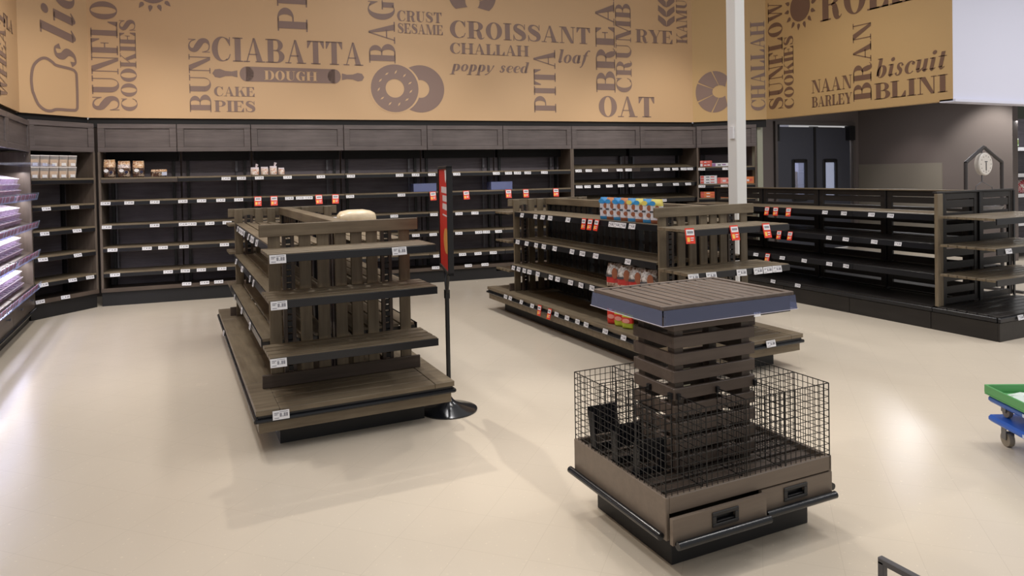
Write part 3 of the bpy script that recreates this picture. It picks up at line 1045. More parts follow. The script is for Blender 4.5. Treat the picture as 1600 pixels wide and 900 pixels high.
def gondola(label, loc, L, ends, endtags, sidetags, spine=DZ):
    """ends: three end-shelf heights; sidetags: {row: ([y],[red y])} on the left face, y in local coordinates"""
    t = thing('gondola_shelf', label, 'gondola', loc)
    HW = .605
    bx(-.455, .455, .17, L - .17, 0, .132).build('kick_plate', KICK, t)
    b = MB()
    b.box(-.59, .59, .02, .04, .13, .2)
    b.box(-.59, .59, L - .04, L - .02, .13, .2)
    b.box(-.59, -.57, .04, L - .04, .13, .2)
    b.box(.57, .59, .04, L - .04, .13, .2)
    b.build('fascia', WX, t, .003)
    b = MB()
    r = .013
    for p, q in [((-HW, 0), (HW, 0)), ((HW, 0), (HW, L)), ((HW, L), (-HW, L)), ((-HW, L), (-HW, 0))]:
        b.tube((p[0], p[1], .207), (q[0], q[1], .207), r, 8)
    b.build('bumper', SHINY, t, 0, True)
    bx(-.595, .595, .01, L - .01, .196, .235).build('deck_rim', RAIL, t)
    # base deck: bordered end decks and long side boards
    for y0, y1 in ((0, .60), (L - .60, L)):
        b = MB()
        b.box(-HW, -HW + .13, y0, y1 - .004, .236, .268)
        b.box(HW - .13, HW, y0, y1 - .004, .236, .268)
        slats(-HW + .132, HW - .132, y0, y1 - .004, .236, .266, 5, .012, 'x', 0, b)
        b.build('end_deck', WX, t, .002)
    nb = 3
    bl = (L - 1.2) / nb
    for s in (-1, 1):
        b = MB()
        for k in range(nb):
            y0 = .60 + k * bl
            xs = (-HW, -HW + .24) if s < 0 else (HW - .24, HW)
            b.box(xs[0], xs[1], y0, y0 + bl - .004, .236, .268)
            xs = (-HW + .255, -.06) if s < 0 else (.06, HW - .255)
            b.box(xs[0], xs[1], y0, y0 + bl - .004, .236, .25)
        b.build('side_deck', WY, t, .002)
    # end frames
    for (yf, yb, s) in ((.43, .45, 1), (L - .43, L - .45, -1)):
        ya, yc = min(yf, yb), max(yf, yb)
        fr = bx(-.52, .52, ya, yc, 1.225, 1.305).build('end_rail', WX, t, .003)
        yp = (yc + .0005, yc + .0205) if s > 0 else (ya - .0205, ya - .0005)
        for x0 in (-.465, .39):
            bx(x0, x0 + .075, yp[0], yp[1], .268, 1.30).build('end_post', WZ, t, .003)
        for x0 in (-.275, -.16, -.045, .06, .165):
            bx(x0, x0 + .075, yp[0], yp[1], .268, 1.30).build('slat', WZ, t, .003)
        for x0 in (-.375, .27):
            b = MB()
            b.box(x0, x0 + .022, yp[0] + .021 * s, yp[1] + .03 * s, .268, 1.24, 1) if s > 0 else b.box(x0, x0 + .022, yp[0] - .03, yp[1] - .021, .268, 1.24, 1)
            b.box(x0 + .052, x0 + .074, yp[0] + .021 * s, yp[1] + .03 * s, .268, 1.24, 1) if s > 0 else b.box(x0 + .052, x0 + .074, yp[0] - .03, yp[1] - .021, .268, 1.24, 1)
            ya2, yc2 = (yp[1], yp[1] + .03) if s > 0 else (yp[0] - .03, yp[0])
            for q in range(24):
                b.box(x0 + .023, x0 + .051, ya2, yc2, .27 + q * .041, .27 + q * .041 + .03, 0)
            b.build('end_upright', [BLACK, DZ], t)
        bx(-.52, .52, ya, yc, .268, .352).build('skirt_board', DX, t, .003)
        # end shelves
        for i, z in enumerate(ends):
            y0, y1 = (.055, .425) if s > 0 else (L - .425, L - .055)
            b = slats(-.515, .515, y0, y1, z - .022, z, 4, .02, 'x')
            yr = (y0 - .008, y0) if s > 0 else (y1, y1 + .008)
            b.box(-.505, .52, yr[0], yr[1], z - .052, z - .006, 1)
            for xb in (-.345, .3):
                b.box(xb, xb + .02, y0, y1 + .04 if s > 0 else y1, z - .05, z - .022, 1)
            sh = b.build('end_shelf', [WX, RAIL], t, .0015)
            if s > 0:
                for (x, rd) in endtags.get(i, []):
                    put_tag(sh, (x, y0 - .014, z - .03 if not rd else z - .02), 0, rd, 1.25 if not rd else 1.1)
            else:
                for x in (-.4, -.3):
                    put_tag(sh, (x, y1 + .014, z - .03), pi, False, 1.0)
        if s > 0:
            for (x, rd) in endtags.get(9, []):
                put_tag(t, (x, -.012, .232), 0, rd, 1.25)
    # spine
    ys0, ys1 = .475, L - .475
    bx(-.05, .05, ys0, ys1, 1.235, 1.305).build('spine_rail', WY, t, .003)
    n = 3
    sl = (ys1 - ys0) / n
    for k in range(n + 1):
        y = min(max(ys0 + k * sl, ys0 + .03), ys1 - .03)
        b = MB()
        b.box(-.03, .03, y - .02, y + .02, .25, 1.235)
        b.build('spine_upright', BLACK, t)
    for k in range(n):
        b = MB()
        ya, yb = ys0 + k * sl + .05, ys0 + (k + 1) * sl - .05
        m_ = 7
        d = (yb - ya) / m_
        for q in range(m_):
            b.box(-.02, .02, ya + q * d, ya + q * d + d * .62, .27, 1.235, 0)
        for z in (.30, .62, .92, 1.18):
            b.box(-.012, .012, ya, yb, z, z + .03, 0)
        b.build('spine_panel', spine, t)
    # side shelves
    for s in (-1, 1):
        for i, (z, xo) in enumerate(((1.165, .45), (.865, .47), (.575, .51))):
            for k in range(n):
                ya, yb = ys0 + k * sl + .004, ys0 + (k + 1) * sl - .004
                xa, xb = (-xo, -.07) if s < 0 else (.07, xo)
                b = slats(xa, xb, ya, yb, z - .02, z, 4 if i < 2 else 4, .014, 'y')
                xr = (-xo - .008, -xo) if s < 0 else (xo, xo + .008)
                b.box(xr[0], xr[1], ya, yb, z - .055, z - .004, 1)
                for yq in (ya + .01, yb - .025):
                    b.box(xa, xb, yq, yq + .015, z - .045, z - .02, 1)
                sh = b.build('side_shelf', [WY, RAIL], t, .0015)
                if s < 0:
                    for y in sidetags.get(i, ([], []))[0]:
                        if ya <= y < yb:
                            put_tag(sh, (-xo - .014, y, z - .032), R(-90), scale=1.12)
                    for y in sidetags.get(i, ([], []))[1]:
                        if ya <= y < yb:
                            put_tag(sh, (-xo - .018, y, z - .03), R(-90), True)
    for y in sidetags.get(9, ([], []))[0]:
        put_tag(t, (-HW - .012, y, .228), R(-90))
    for y in sidetags.get(9, ([], []))[1]:
        put_tag(t, (-HW - .016, y, .232), R(-90), True)
    return t


LGO = (1.01, 4.25, 0)
gl = gondola('left dark wooden gondola with bare slatted shelves, a loaf on its far side', LGO, 3.53, (1.155, .885, .55),
             {0: [(-.46, False), (.27, False)], 1: [(-.46, False)], 2: [(-.47, False)], 9: [(-.47, False)]},
             {0: ([2.7, 2.5, 2.35, 2.2, 2.05, 1.7, 1.5, 1.38, 1.1], []), 1: ([2.7, 2.1, 1.45, 1.2], []), 2: ([2.45, 1.75, 1.1], []), 9: ([2.5], [])})
CGO = (3.94, 4.08, 0)
gc = gondola('middle dark wooden gondola with snack bags and many white price tags', CGO, 3.55, (1.155, .83, .5),
             {0: [(-.5, True), (-.07, True), (.26, True)], 1: [(-.47, False), (-.30, False), (-.0, False), (.17, False), (.27, False), (.37, False)], 2: [(.14, False)], 9: [(.24, False)]},
             {0: ([2.87, 2.55, 2.39, 2.23, 1.87, 1.12, 1.03, .94, .81], [1.57, 1.46, 1.35]),
              1: ([2.95, 2.73, 2.51, 2.34, 2.11, 1.77, 1.58, 1.35, .85], []),
              2: ([2.99, 2.86, 2.72, 2.6, 2.41, 2.13, 1.99, 1.74, 1.55, 1.36], []),
              9: ([3.01, 2.89, 2.62, 2.37, 1.86, 1.66, 1.47, 1.32, 1.01, .74], [2.2, 1.99])}, spine=BLKY)

# black louvred gondola on the right
t = thing('gondola_shelf', 'black louvred gondola on the right with bare shelves, below the doors', 'gondola', (6.65, 3.80, 0))
LR_ = 4.3
b = MB()
b.box(.02, 1.28, .02, LR_, 0, .12)
b.build('kick_plate', KICK, t)
b = MB()
for k in range(5):
    y0 = .62 + k * .92
    b.box(-.0, .02, y0, min(y0 + .915, LR_), .0, .17)
b.box(.0, .02, .0, .615, 0, .17)
b.box(.0, 1.3, -.02, 0, 0, .17)
b.build('fascia', BLKY, t, .003)
b = MB()
b.box(-.015, .01, .60, LR_, .175, .215)
b.box(-.015, .01, .0, .595, .175, .215)
b.box(-.015, 1.3, -.035, -.01, .175, .215)
b.build('deck_rim', RAIL, t, .004)
b = MB()
b.box(.0, .58, .6, LR_, .2, .225)
b.box(.66, 1.28, .6, LR_, .2, .225)
b.build('side_deck', BLKY, t)
slats(0, 1.28, -.01, .56, .2, .228, 6, .01, 'x').build('end_deck', BLKX, t, .002)


def louvre(b, x0, x1, y0, y1, z0, z1, axis, nsl=9, fr=.06):
    """framed panel of horizontal slats; axis is the direction it runs in"""
    if axis == 'y':
        b.box(x0, x1, y0, y0 + fr, z0, z1)
        b.box(x0, x1, y1 - fr, y1, z0, z1)
        b.box(x0, x1, y0 + fr, y1 - fr, z1 - fr, z1)
        b.box(x0, x1, y0 + fr, y1 - fr, z0, z0 + fr)
    else:
        b.box(x0, x0 + fr, y0, y1, z0, z1)
        b.box(x1 - fr, x1, y0, y1, z0, z1)
        b.box(x0 + fr, x1 - fr, y0, y1, z1 - fr, z1)
        b.box(x0 + fr, x1 - fr, y0, y1, z0, z0 + fr)
    d = (z1 - z0 - 2 * fr) / nsl
    for k in range(nsl):
        za = z0 + fr + (k + .3) * d
        if axis == 'y':
            b.box(x0 + .004, x1 - .004, y0 + fr, y1 - fr, za, za + d * .62)
        else:
            b.box(x0 + fr, x1 - fr, y0 + .004, y1 - .004, za, za + d * .62)


for k in range(4):
    b = MB()
    y0 = .62 + k * .92
    louvre(b, .605, .635, y0, min(y0 + .90, LR_), .24, 1.325, 'y')
    b.build('spine_panel', BLKY, t, .002)
bx(.58, .66, .60, LR_, 1.325, 1.34).build('spine_rail', WY, t, .002)
for k in range(5):
    y0 = .60 + k * .92
    if y0 < LR_:
        bx(.59, .65, y0, y0 + .018, .22, 1.325).build('spine_upright', BLACK, t)
for k, (x0, x1) in enumerate(((.10, .66), (.69, 1.24))):
    b = MB()
    louvre(b, x0, x1, .555, .58, .24, 1.32, 'x', 8)
    b.build('end_panel', BLKX, t, .002)
bx(.0, 1.26, .545, .59, 1.322, 1.34).build('end_rail', BLKX, t, .002)
bx(.0, .085, .54, .575, .228, 1.321).build('end_post', WZ, t, .003)
for x in (.085, .662, 1.24):
    bx(x, x + .026, .54, .554, .23, 1.322).build('end_upright', BLACK, t)
for i, z in enumerate((1.108, .835, .552)):
    b = slats(.0, 1.22, .02, .535, z - .022, z, 6, .014, 'x')
    b.box(.02, 1.22, .008, .019, z - .06, z - .004, 1)
    sh = b.build('end_shelf', [WX, RAIL], t, .0015)
    if i == 1:
        put_tag(sh, (.175, -.0, z - .03), 0, False, 1.1)
put_tag(t, (.27, -.045, .2), 0, False, 1.1)
rtags = {0: ([1.86, 1.61, 1.27, 1.05], [2.72, 2.58, 2.38]), 1: ([1.81, 1.59, 1.24, .97], [2.53, 2.36]), 2: ([2.92, 2.49, 2.16, 1.81, 1.59], [2.72])}
for i, z in enumerate((1.12, .835, .54)):
    for k in range(4):
        y0 = .60 + k * .92
        y1 = min(y0 + .912, LR_)
        b = slats(.05, .585, y0, y1, z - .02, z, 5, .012, 'y')
        b.box(.03, .048, y0, y1, z - .062, z - .004, 1)
        sh = b.build('side_shelf', [BLKY if i else WY, RAIL], t, .0015)
        for y in rtags[i][0]:
            if y0 <= y < y1:
                put_tag(sh, (.022, y, z - .034), R(-90))
        for y in rtags[i][1]:
            if y0 <= y < y1:
                put_tag(sh, (.018, y, z - .03), R(-90), True)
for y in (2.6, 2.22):
    put_tag(t, (-.022, y, .21), R(-90))
# shelves on its far side
for z in (1.12, .835, .54):
    b = slats(.66, 1.2, .62, LR_, z - .02, z, 5, .012, 'y')
    b.build('far_shelf', BLKY, t)

# ================================================================== promo table with crate column and wire baskets
tx, ty = 1.70, 2.20
W_, D_ = .905, .705
t = thing('display_table', 'square crate-style display table with wire baskets and slatted top, nearest the camera', 'display table', (tx, ty, 0), R(-.6))
bx(.085, .845, .08, .64, 0, .16).build('kick_plate', KICK, t, .003)
b = MB()
b.box(0, .018, 0, D_, .155, .325)
b.box(W_ - .018, W_, 0, D_, .155, .325)
b.box(.018, W_ - .018, D_ - .018, D_, .155, .325)
b.box(0.018, W_, 0, .018, .258, .325)
b.box(.018, W_ - .018, .02, D_ - .018, .16, .175)
b.build('base_box', LAM, t, .003)
b = slats(.02, W_ - .02, .02, D_ - .02, .285, .303, 9, .022, 'x')
b.box(.02, W_ - .02, .02, D_ - .02, .26, .264, 1)
b.build('deck', [DX, KICK], t, .002)
for k, (x0, x1, dy) in enumerate(((.005, .485, -.035), (.49, W_ - .004, -.004))):
    b = MB()
    hx0 = x0 + (.20 if k == 0 else .13)
    hx1 = hx0 + .12
    b.box(x0, hx0, dy, dy + .018, .152, .254)
    b.box(hx1, x1, dy, dy + .018, .152, .254)
    b.box(hx0, hx1, dy, dy + .018, .152, .188)
    b.box(hx0, hx1, dy, dy + .018, .232, .254)
    dr = b.build('drawer', LAM, t)
    dr['label'] = 'left drawer front, pulled slightly open' if k == 0 else 'right drawer front, shut'
    b = MB()
    b.box(hx0 - .008, hx1 + .008, dy - .006, dy, .224, .24)
    b.box(hx0 - .008, hx1 + .008, dy - .006, dy, .18, .194)
    b.box(hx0 - .008, hx0 + .012, dy - .006, dy, .194, .224)
    b.box(hx1 - .012, hx1 + .008, dy - .006, dy, .194, .224)
    b.box(hx0, hx1, dy + .018, dy + .03, .188, .232)
    b.box(hx0 + .02, hx1, dy + .001, dy + .016, .192, .2)
    b.build('recessed_pull', BLACK, dr, .002)
    b = MB().tube((x0 + .008, dy - .018, .158), (x1 - (.0 if k == 0 else .0), dy - .018, .158), .016, 12)
    b.build('bumper', SHINY, dr, 0, True)
b = MB().tube((-.018, .01, .175), (-.018, D_ + .01, .175), .016, 12)
b.build('bumper', SHINY, t, 0, True)
MB().tube((W_ + .018, .01, .175), (W_ + .018, D_ + .01, .175), .016, 12).build('bumper', SHINY, t, 0, True)
# column of stacked boards
cx0, cx1, cy0, cy1 = .19, .64, .18, .475
for k in range(10):
    z0 = .918 - k * .0735
    if z0 < .27:
        break
    b = MB()
    z1 = z0 + .05
    b.box(cx0, cx1, cy0, cy0 + .016, z0, z1)
    b.box(cx0, cx1, cy1 - .016, cy1, z0, z1)
    b.box(cx0, cx0 + .016, cy0 + .016, cy1 - .016, z0, z1)
    b.box(cx1 - .016, cx1, cy0 + .016, cy1 - .016, z0, z1)
    b.build('crate_board', CRATE, t, .002)
for xx, yy in ((cx0 + .017, cy0 + .017), (cx1 - .062, cy0 + .017), (cx0 + .017, cy1 - .062), (cx1 - .062, cy1 - .062)):
    bx(xx, xx + .045, yy, yy + .045, .3, 1.0).build('corner_post', DZ, t)
b = MB()
for z in (.955, .80, .73, .66):
    b.box(.245, .29, cy0 + .018, cy0 + .02, z - .01, z + .018)
b.build('board_label', mat('pale_label', (196, 188, 160), .6), t)
# slatted top with clear hanging skirt
X0, X1, Y0, Y1 = .10, .83, .13, .665
b = MB()
b.box(X0, X1, Y0, Y0 + .022, 1.022, 1.04)
b.box(X0, X1, Y1 - .022, Y1, 1.022, 1.04)
b.box(X0, X0 + .022, Y0 + .022, Y1 - .022, 1.022, 1.04)
b.box(X1 - .022, X1, Y0 + .022, Y1 - .022, 1.022, 1.04)
slats(X0 + .026, X1 - .022, Y0 + .024, Y1 - .024, 1.012, 1.036, 12, .016, 'y', 0, b)
b.box(X0 + .01, X1 - .01, Y0 + .01, Y1 - .01, .998, 1.014, 1)
b.build('table_top', [wood('top_wood', (82, 70, 62), (116, 102, 92), 1, .4), KICK], t, .002)
b = MB()
for (p, q, nrm) in (((X0, Y0), (X1, Y0), (0, -1)), ((X0, Y1), (X0, Y0), (-1, 0)), ((X1, Y0), (X1, Y1), (1, 0)), ((X1, Y1), (X0, Y1), (0, 1))):
    ox, oy = nrm
    e = .006
    dx, dy = (q[0] - p[0]), (q[1] - p[1])
    l = hypot(dx, dy)
    dx, dy = dx / l * e, dy / l * e
    top = 1.024
    bot = .963
    vs = []
    for off in (0, .003):
        vs += [(p[0] + ox * (.004 + off), p[1] + oy * (.004 + off), top), (q[0] + ox * (.004 + off), q[1] + oy * (.004 + off), top),
               (q[0] + ox * (.010 + off) + dx, q[1] + oy * (.010 + off) + dy, bot), (p[0] + ox * (.010 + off) - dx, p[1] + oy * (.010 + off) - dy, bot)]
    b.add(vs, [(0, 1, 2, 3), (7, 6, 5, 4), (0, 4, 5, 1), (1, 5, 6, 2), (2, 6, 7, 3), (3, 7, 4, 0)])
sk = b.build('clear_skirt', SKIRT, t)
b = MB()
for (p, q) in (((X0 - .012, Y0 - .012), (X1 + .012, Y0 - .012)), ((X0 - .012, Y1 + .012), (X0 - .012, Y0 - .012)), ((X1 + .012, Y0 - .012), (X1 + .012, Y1 + .012))):
    b.wire((p[0], p[1], .962), (q[0], q[1], .962), .0016)
b.build('skirt_edge', GLOSSW, sk)
bx(X0 + .02, X1 - .02, Y0 + .005, Y0 + .009, .966, 1.02).build('skirt_backing', mat('navy_card', (48, 52, 72), .5), t)
bx(X0 + .005, X0 + .009, Y0 + .02, Y1 - .02, .966, 1.02).build('skirt_backing', mat('navy_card_side', (42, 46, 66), .5), t)
# wire baskets
zb0, zb1 = .315, .645
rw = .0016
i0, i1, j0, j1 = .006, W_ - .006, .006, D_ - .006


def grid_x(x0, x1, y, name='basket_panel', z0=zb0, z1=zb1):
    b = MB()
    n = max(2, round((x1 - x0) / .029))
    for k in range(n + 1):
        x = x0 + (x1 - x0) * k / n
        b.wire((x, y, z0), (x, y, z1), rw * (1.5 if k in (0, n) else 1))
    m_ = max(2, round((z1 - z0) / .029))
    for k in range(m_ + 1):
        z = z0 + (z1 - z0) * k / m_
        b.wire((x0, y, z), (x1, y, z), rw * (1.5 if k in (0, m_) else 1))
    return b.build(name, WIRE, t)


def grid_y(y0, y1, x, name='basket_panel', z0=zb0, z1=zb1):
    b = MB()
    n = max(2, round((y1 - y0) / .029))
    for k in range(n + 1):
        y = y0 + (y1 - y0) * k / n
        b.wire((x, y, z0), (x, y, z1), rw * (1.5 if k in (0, n) else 1))
    m_ = max(2, round((z1 - z0) / .029))
    for k in range(m_ + 1):
        z = z0 + (z1 - z0) * k / m_
        b.wire((x, y0, z), (x, y1, z), rw * (1.5 if k in (0, m_) else 1))
    return b.build(name, WIRE, t)


grid_x(i0, i1, j0)
grid_x(i0, i1, j1)
grid_y(j0, j1, i0)
grid_y(j0, j1, i1)
for (kind, a0, a1, c) in [('y', j0, cy0, .21), ('y', j0, cy0, .42), ('y', j0, cy0, .635), ('x', i0, cx0, .20), ('x', i0, cx0, .34), ('x', i0, cx0, .48),
                          ('x', cx1, i1, .20), ('x', cx1, i1, .47), ('y', cy1, j1, .22), ('y', cy1, j1, .63)]:
    (grid_y if kind == 'y' else grid_x)(a0, a1, c, 'basket_divider')
b = MB()
for (x, y) in ((cx0 - .014, .34), (cx0 - .014, .19), (.20, cy0 - .014), (.41, cy0 - .014), (.625, cy0 - .014), (cx1, .19), (cx1, .46)):
    b.box(x, x + .014, y, y + .02, .63, .655)
b.build('basket_clip', BLACK, t)
# black plastic dividers lying in the left baskets
NP = mat('black_navy_plastic', (14, 16, 24), .35)
for (px, py, rz, w, h, tl) in [(.02, .575, -4, .155, .20, -10), (.02, .40, -6, .155, .17, -6), (.03, .265, -10, .15, .16, 8)]:
    b = MB()
    b.box(0, w, 0, .006, 0, .03)
    b.box(0, w, 0, .006, .07, h)
    b.box(0, .03, 0, .006, .03, .07)
    b.box(w - .03, w, 0, .006, .03, .07)
    b.box(0, .006, -.05, .0, .0, h * .9)
    b.build('plastic_divider', NP, t, .002, loc=(px, py, .305), rot=(R(tl), 0, R(rz)))

# ================================================================== sign, pole, scale
t = thing('floor_sign', 'tall red promotional sign in black frame on pole with round base', 'sign', (1.665, 4.49, 0))
MB().lathe([(.19, 0), (.19, .008), (.17, .016), (.10, .034), (.045, .058), (.028, .075), (.018, .09)], 40).build('base', mat('glossy_black', (28, 30, 34), .16), t, 0, True)
b = MB().box(-.012, .012, -.012, .012, .07, .80)
b.box(-.016, .016, -.016, .016, .76, .82)
b.build('pole', BLACK, t, .002)
h = thing('sign_head', 'x', 'x', (0, 0, 0), R(-14))
del h['label'], h['category']
h.parent = t
# local y runs along the sign width
b = MB()
for s in (-1, 1):
    b.add([(-.009, s * .0, .80), (.009, s * .0, .80), (.009, s * .02, .80), (-.009, s * .02, .80),
           (-.009, s * .10, .955), (.009, s * .10, .955), (.009, s * .13, .955), (-.009, s * .13, .955)],
          [(3, 2, 1, 0), (4, 5, 6, 7), (0, 1, 5, 4), (1, 2, 6, 5), (2, 3, 7, 6), (3, 0, 4, 7)])
y0, y1, z0, z1 = -.28, .28, .95, 1.655
b.box(-.018, .018, y0, y0 + .03, z0, z1)
b.box(-.018, .018, y1 - .02, y1, z0, z1)
b.box(-.018, .018, y0, y1, z0, z0 + .02)
b.box(-.018, .018, y0, y1, z1 - .02, z1)
b.build('frame', BLACK, h, .002)
b = MB()
b.box(-.010, .010, y0 + .03, y1 - .02, z0 + .02, z1 - .02, 0)
xs = -.0108
# white headline blocks, letters as short strokes
rs = random.Random(5)
for (zl, ya, yb, hh) in ((1.475, -.23, .12, .042), (1.42, -.23, .05, .04), (1.365, -.23, .06, .04), (1.322, -.22, .06, .01)):
    y = yb
    while y > ya:
        w = .03
        b.box(xs, -.010, y - w, y, zl, zl + hh, 1)
        y -= w + .012
b.add([(xs, -.20, 1.63), (xs, -.10, 1.63), (xs, -.12, 1.56), (xs, -.15, 1.54), (xs, -.19, 1.57)], [(0, 1, 2, 3, 4)], 1)
n = 20
b.add([(xs, -.12, 1.16)] + [(xs, -.12 + .15 * cos(2 * pi * k / n), 1.16 + .085 * sin(2 * pi * k / n)) for k in range(n)],
      [(0, 1 + k, 1 + (k + 1) % n) for k in range(n)], 2)
b.build('poster', [mat('poster_red', (222, 44, 32), .35), WHITE, mat('poster_bread', (226, 158, 78), .5)], h)

b = MB().box(-.07, .07, -.07, .07, 0, 5.6)
p = b.build('support_pole', POLE, None, .006, loc=(5.62, 5.92, 0))
tag(p, 'tall white square steel column rising behind the middle gondola', 'column')
o = bx(-.095, -.07, -.04, .02, 1.93, 2.06).build('junction_box', WHITE, p)

t = thing('hanging_scale', 'hanging produce scale with round white dial in a dark pointed frame', 'scale', (8.66, 5.30, 0))
b = MB()
fp = [(0, 0, 0), (0, 0, 1.62), (.36, 0, 1.81), (.73, 0, 1.62), (.73, 0, 0)]
for a, c in zip(fp[:-1], fp[1:]):
    b.tube(a, c, .021, 8)
b.box(-.03, .03, -.25, .25, 0, .03)
b.box(.70, .76, -.25, .25, 0, .03)
b.build('frame', mat('scale_frame', (58, 54, 54), .5), t, 0, True)
M = Matrix.Translation((.355, .0, 1.60)) @ Matrix.Rotation(R(90), 4, 'X') @ Matrix.Rotation(0, 4, 'Z')
b = MB().lathe([(.11, -.04), (.135, -.03), (.14, .02), (.13, .03), (.122, .03)], 36, 0, M)
dl = b.build('dial', mat('scale_dial', (214, 208, 200), .4), t, 0, True)
b = MB()
b.box(.350, .360, -.036, -.032, 1.52, 1.62)
for k in range(12):
    a = 2 * pi * k / 12
    b.box(.355 + .1 * cos(a) - .004, .355 + .1 * cos(a) + .004, -.034, -.031, 1.6 + .1 * sin(a) - .004, 1.6 + .1 * sin(a) + .004)
b.box(.33, .38, -.034, -.031, 1.625, 1.635)
b.build('needle', INK, dl)
b = MB()
b.tube((.355, .02, 1.38), (.355, .02, 1.80), .008)
b.tube((.355, .02, 1.385), (.20, 0, 1.33), .005)
b.tube((.355, .02, 1.385), (.53, 0, 1.31), .005)
b.tube((.20, 0, 1.33), (.19, 0, 1.08), .005)
b.tube((.53, 0, 1.31), (.54, 0, 1.08), .005)
b.build('hanger', STEEL, t)
MB().lathe([(.06, 1.0), (.16, 1.02), (.2, 1.08), (.205, 1.085)], 28, 0, Matrix.Translation((.365, 0, 0))).build('pan', STEEL, t, 0, True)

# produce shelving at the right edge
t = thing('produce_shelf', 'dark shelving with snack bags at the far right edge beyond the taupe wall', 'shelving unit', (12.62, 6.95, 0))
bx(0, 1.6, .5, .53, 0, 2.4).build('back_panel', PANEL, t)
bx(0, .03, 0, .5, 0, 2.0).build('side_panel', BLKY, t)
for z in (1.86, 1.42, 1.08, .6, .2):
    b = MB().box(.03, 1.6, .01, .5, z - .03, z, 0)
    b.box(.03, 1.6, 0, .01, z - .05, z + .01, 1)
    sh = b.build('shelf', [BLACK, WHITE], t)


# ================================================================== goods
def soft_bag(w, d, h, bands, seed=0, pinch=.12, top=.25, nx=14, nz=14):
    """pillow pouch standing on its base: (z fraction, material index) bands, sealed flat top"""
    r = random.Random(seed)
    b = MB()
    vs, fs = [], []
    for i in range(nz + 1):
        f = i / nz
        ww = w / 2 * (1 - pinch * abs(2 * f - .8) ** 2 * .6)
        dd = d / 2 * (min(1, f * 6 + .55)) * (1 - max(0, (f - (1 - top)) / top) ** 1.3 * .93)
        for k in range(nx * 2):
            a = 2 * pi * k / (nx * 2)
            ca, sa = cos(a), sin(a)
            x = ww * math.copysign(abs(ca) ** .72, ca)
            y = dd * math.copysign(abs(sa) ** .8, sa)
            j = .03 * min(w, h)
            vs.append((x + r.uniform(-j, j) * .5, y + r.uniform(-j, j) * .8 * (1 - f * .5), f * h + r.uniform(-j, j) * .25 * (0 < i < nz)))
    n = nx * 2
    for i in range(nz):
        f = (i + .5) / nz
        mi = 0
        for (z, m_) in bands:
            if f >= z:
                mi = m_
        for k in range(n):
            fs.append(((i * n + k), (i * n + (k + 1) % n), ((i + 1) * n + (k + 1) % n), ((i + 1) * n + k), mi))
    b.v = vs
    b.f = [q[:4] for q in fs] + [tuple(range(n))[::-1], tuple(nz * n + k for k in range(n))]
    b.m = [q[4] for q in fs] + [bands[0][1], bands[-1][1]]
    return b


def patch(b, cx, cz, rx, rz, y, mi, n=10):
    b.add([(cx, y, cz)] + [(cx + rx * cos(2 * pi * k / n), y + .0, cz + rz * sin(2 * pi * k / n)) for k in range(n)],
          [(0, 1 + (k + 1) % n, 1 + k) for k in range(n)], mi)


def wall_pt(u, z, back=.2):
    p = P0 + DB * u - NB * back
    return (p.x, p.y, z)


KR = mottled('kraft_tan', [(224, 190, 150), (190, 140, 96), (236, 214, 188), (160, 104, 70)], 22)
DKB = mottled('dark_brown_bag', [(40, 26, 24), (96, 64, 44), (30, 26, 34), (170, 150, 130)], 24)
NAV = mat('navy_label', (40, 42, 70), .35)
FOIL = mottled('cream_foil', [(236, 226, 224), (196, 160, 140), (240, 236, 240), (90, 60, 60)], 26)
BUN = mottled('bun_pack', [(244, 230, 222), (226, 206, 184), (248, 238, 234), (206, 150, 120)], 22)
BAGL = ['tan and brown bread bag at the left end of the top back shelf', 'bread bag with navy label, second from left on top back shelf',
        'dark bread bag, third from left on the top back shelf']
for k, (u, w, h) in enumerate(((.19, .14, .235), (.355, .15, .215), (.52, .14, .215))):
    b = soft_bag(w, .14, h, [(0, 1), (.3, 1), (.55, 0 if k != 1 else 2), (.8, 0)], 11 + k)
    o = b.build('bread_bag', [KR, DKB, FOIL], None, 0, True, wall_pt(u, 1.637, .10), (0, 0, RZB + R(6 * (k - 1))))
    tag(o, BAGL[k], 'bread bag')
    b = MB()
    patch(b, -.02, .07, .028, .022, 0, 0)
    patch(b, .035, .05, .022, .018, 0, 1)
    b.build('label', [WHITE, NAV], o, loc=(0, -.078, .02))
b = soft_bag(.2, .13, .1, [(0, 1), (.4, 1), (.7, 0)], 17, top=.4)
o = b.build('bread_bag', [KR, DKB], None, 0, True, wall_pt(.76, 1.637, .10), (0, 0, RZB))
tag(o, 'small dark bread bag lying alone on the top back shelf', 'bread bag')
bx(-.03, .03, -.004, 0, 0, .045).build('label', mat('pale_blue_label', (190, 195, 215), .4), o, loc=(.07, -.068, .02))
for k, (u, w, h, l) in enumerate(((1.94, .115, .11, 'leftmost of the white bun packs on the top back shelf'),
                                  (2.065, .10, .115, 'second white bun pack from the left on top back shelf'),
                                  (2.18, .10, .125, 'third white bun pack with twisted bag neck, top back shelf'),
                                  (2.285, .085, .10, 'rightmost small white bun pack on the top back shelf'))):
    b = soft_bag(w, .16, h, [(0, 0), (.8, 1)], 30 + k, top=.45)
    if k in (0, 2):
        b.tube((.01, 0, h * .85), (.03, -.02, h * 1.35), .006, 6, 1, .02)
    o = b.build('bun_pack', [BUN, mat('clear_wrap_white', (238, 226, 232), .2)], None, 0, True, wall_pt(u, 1.637, .12), (0, 0, RZB + R(5 * (k % 2))))
    tag(o, l, 'bun pack')
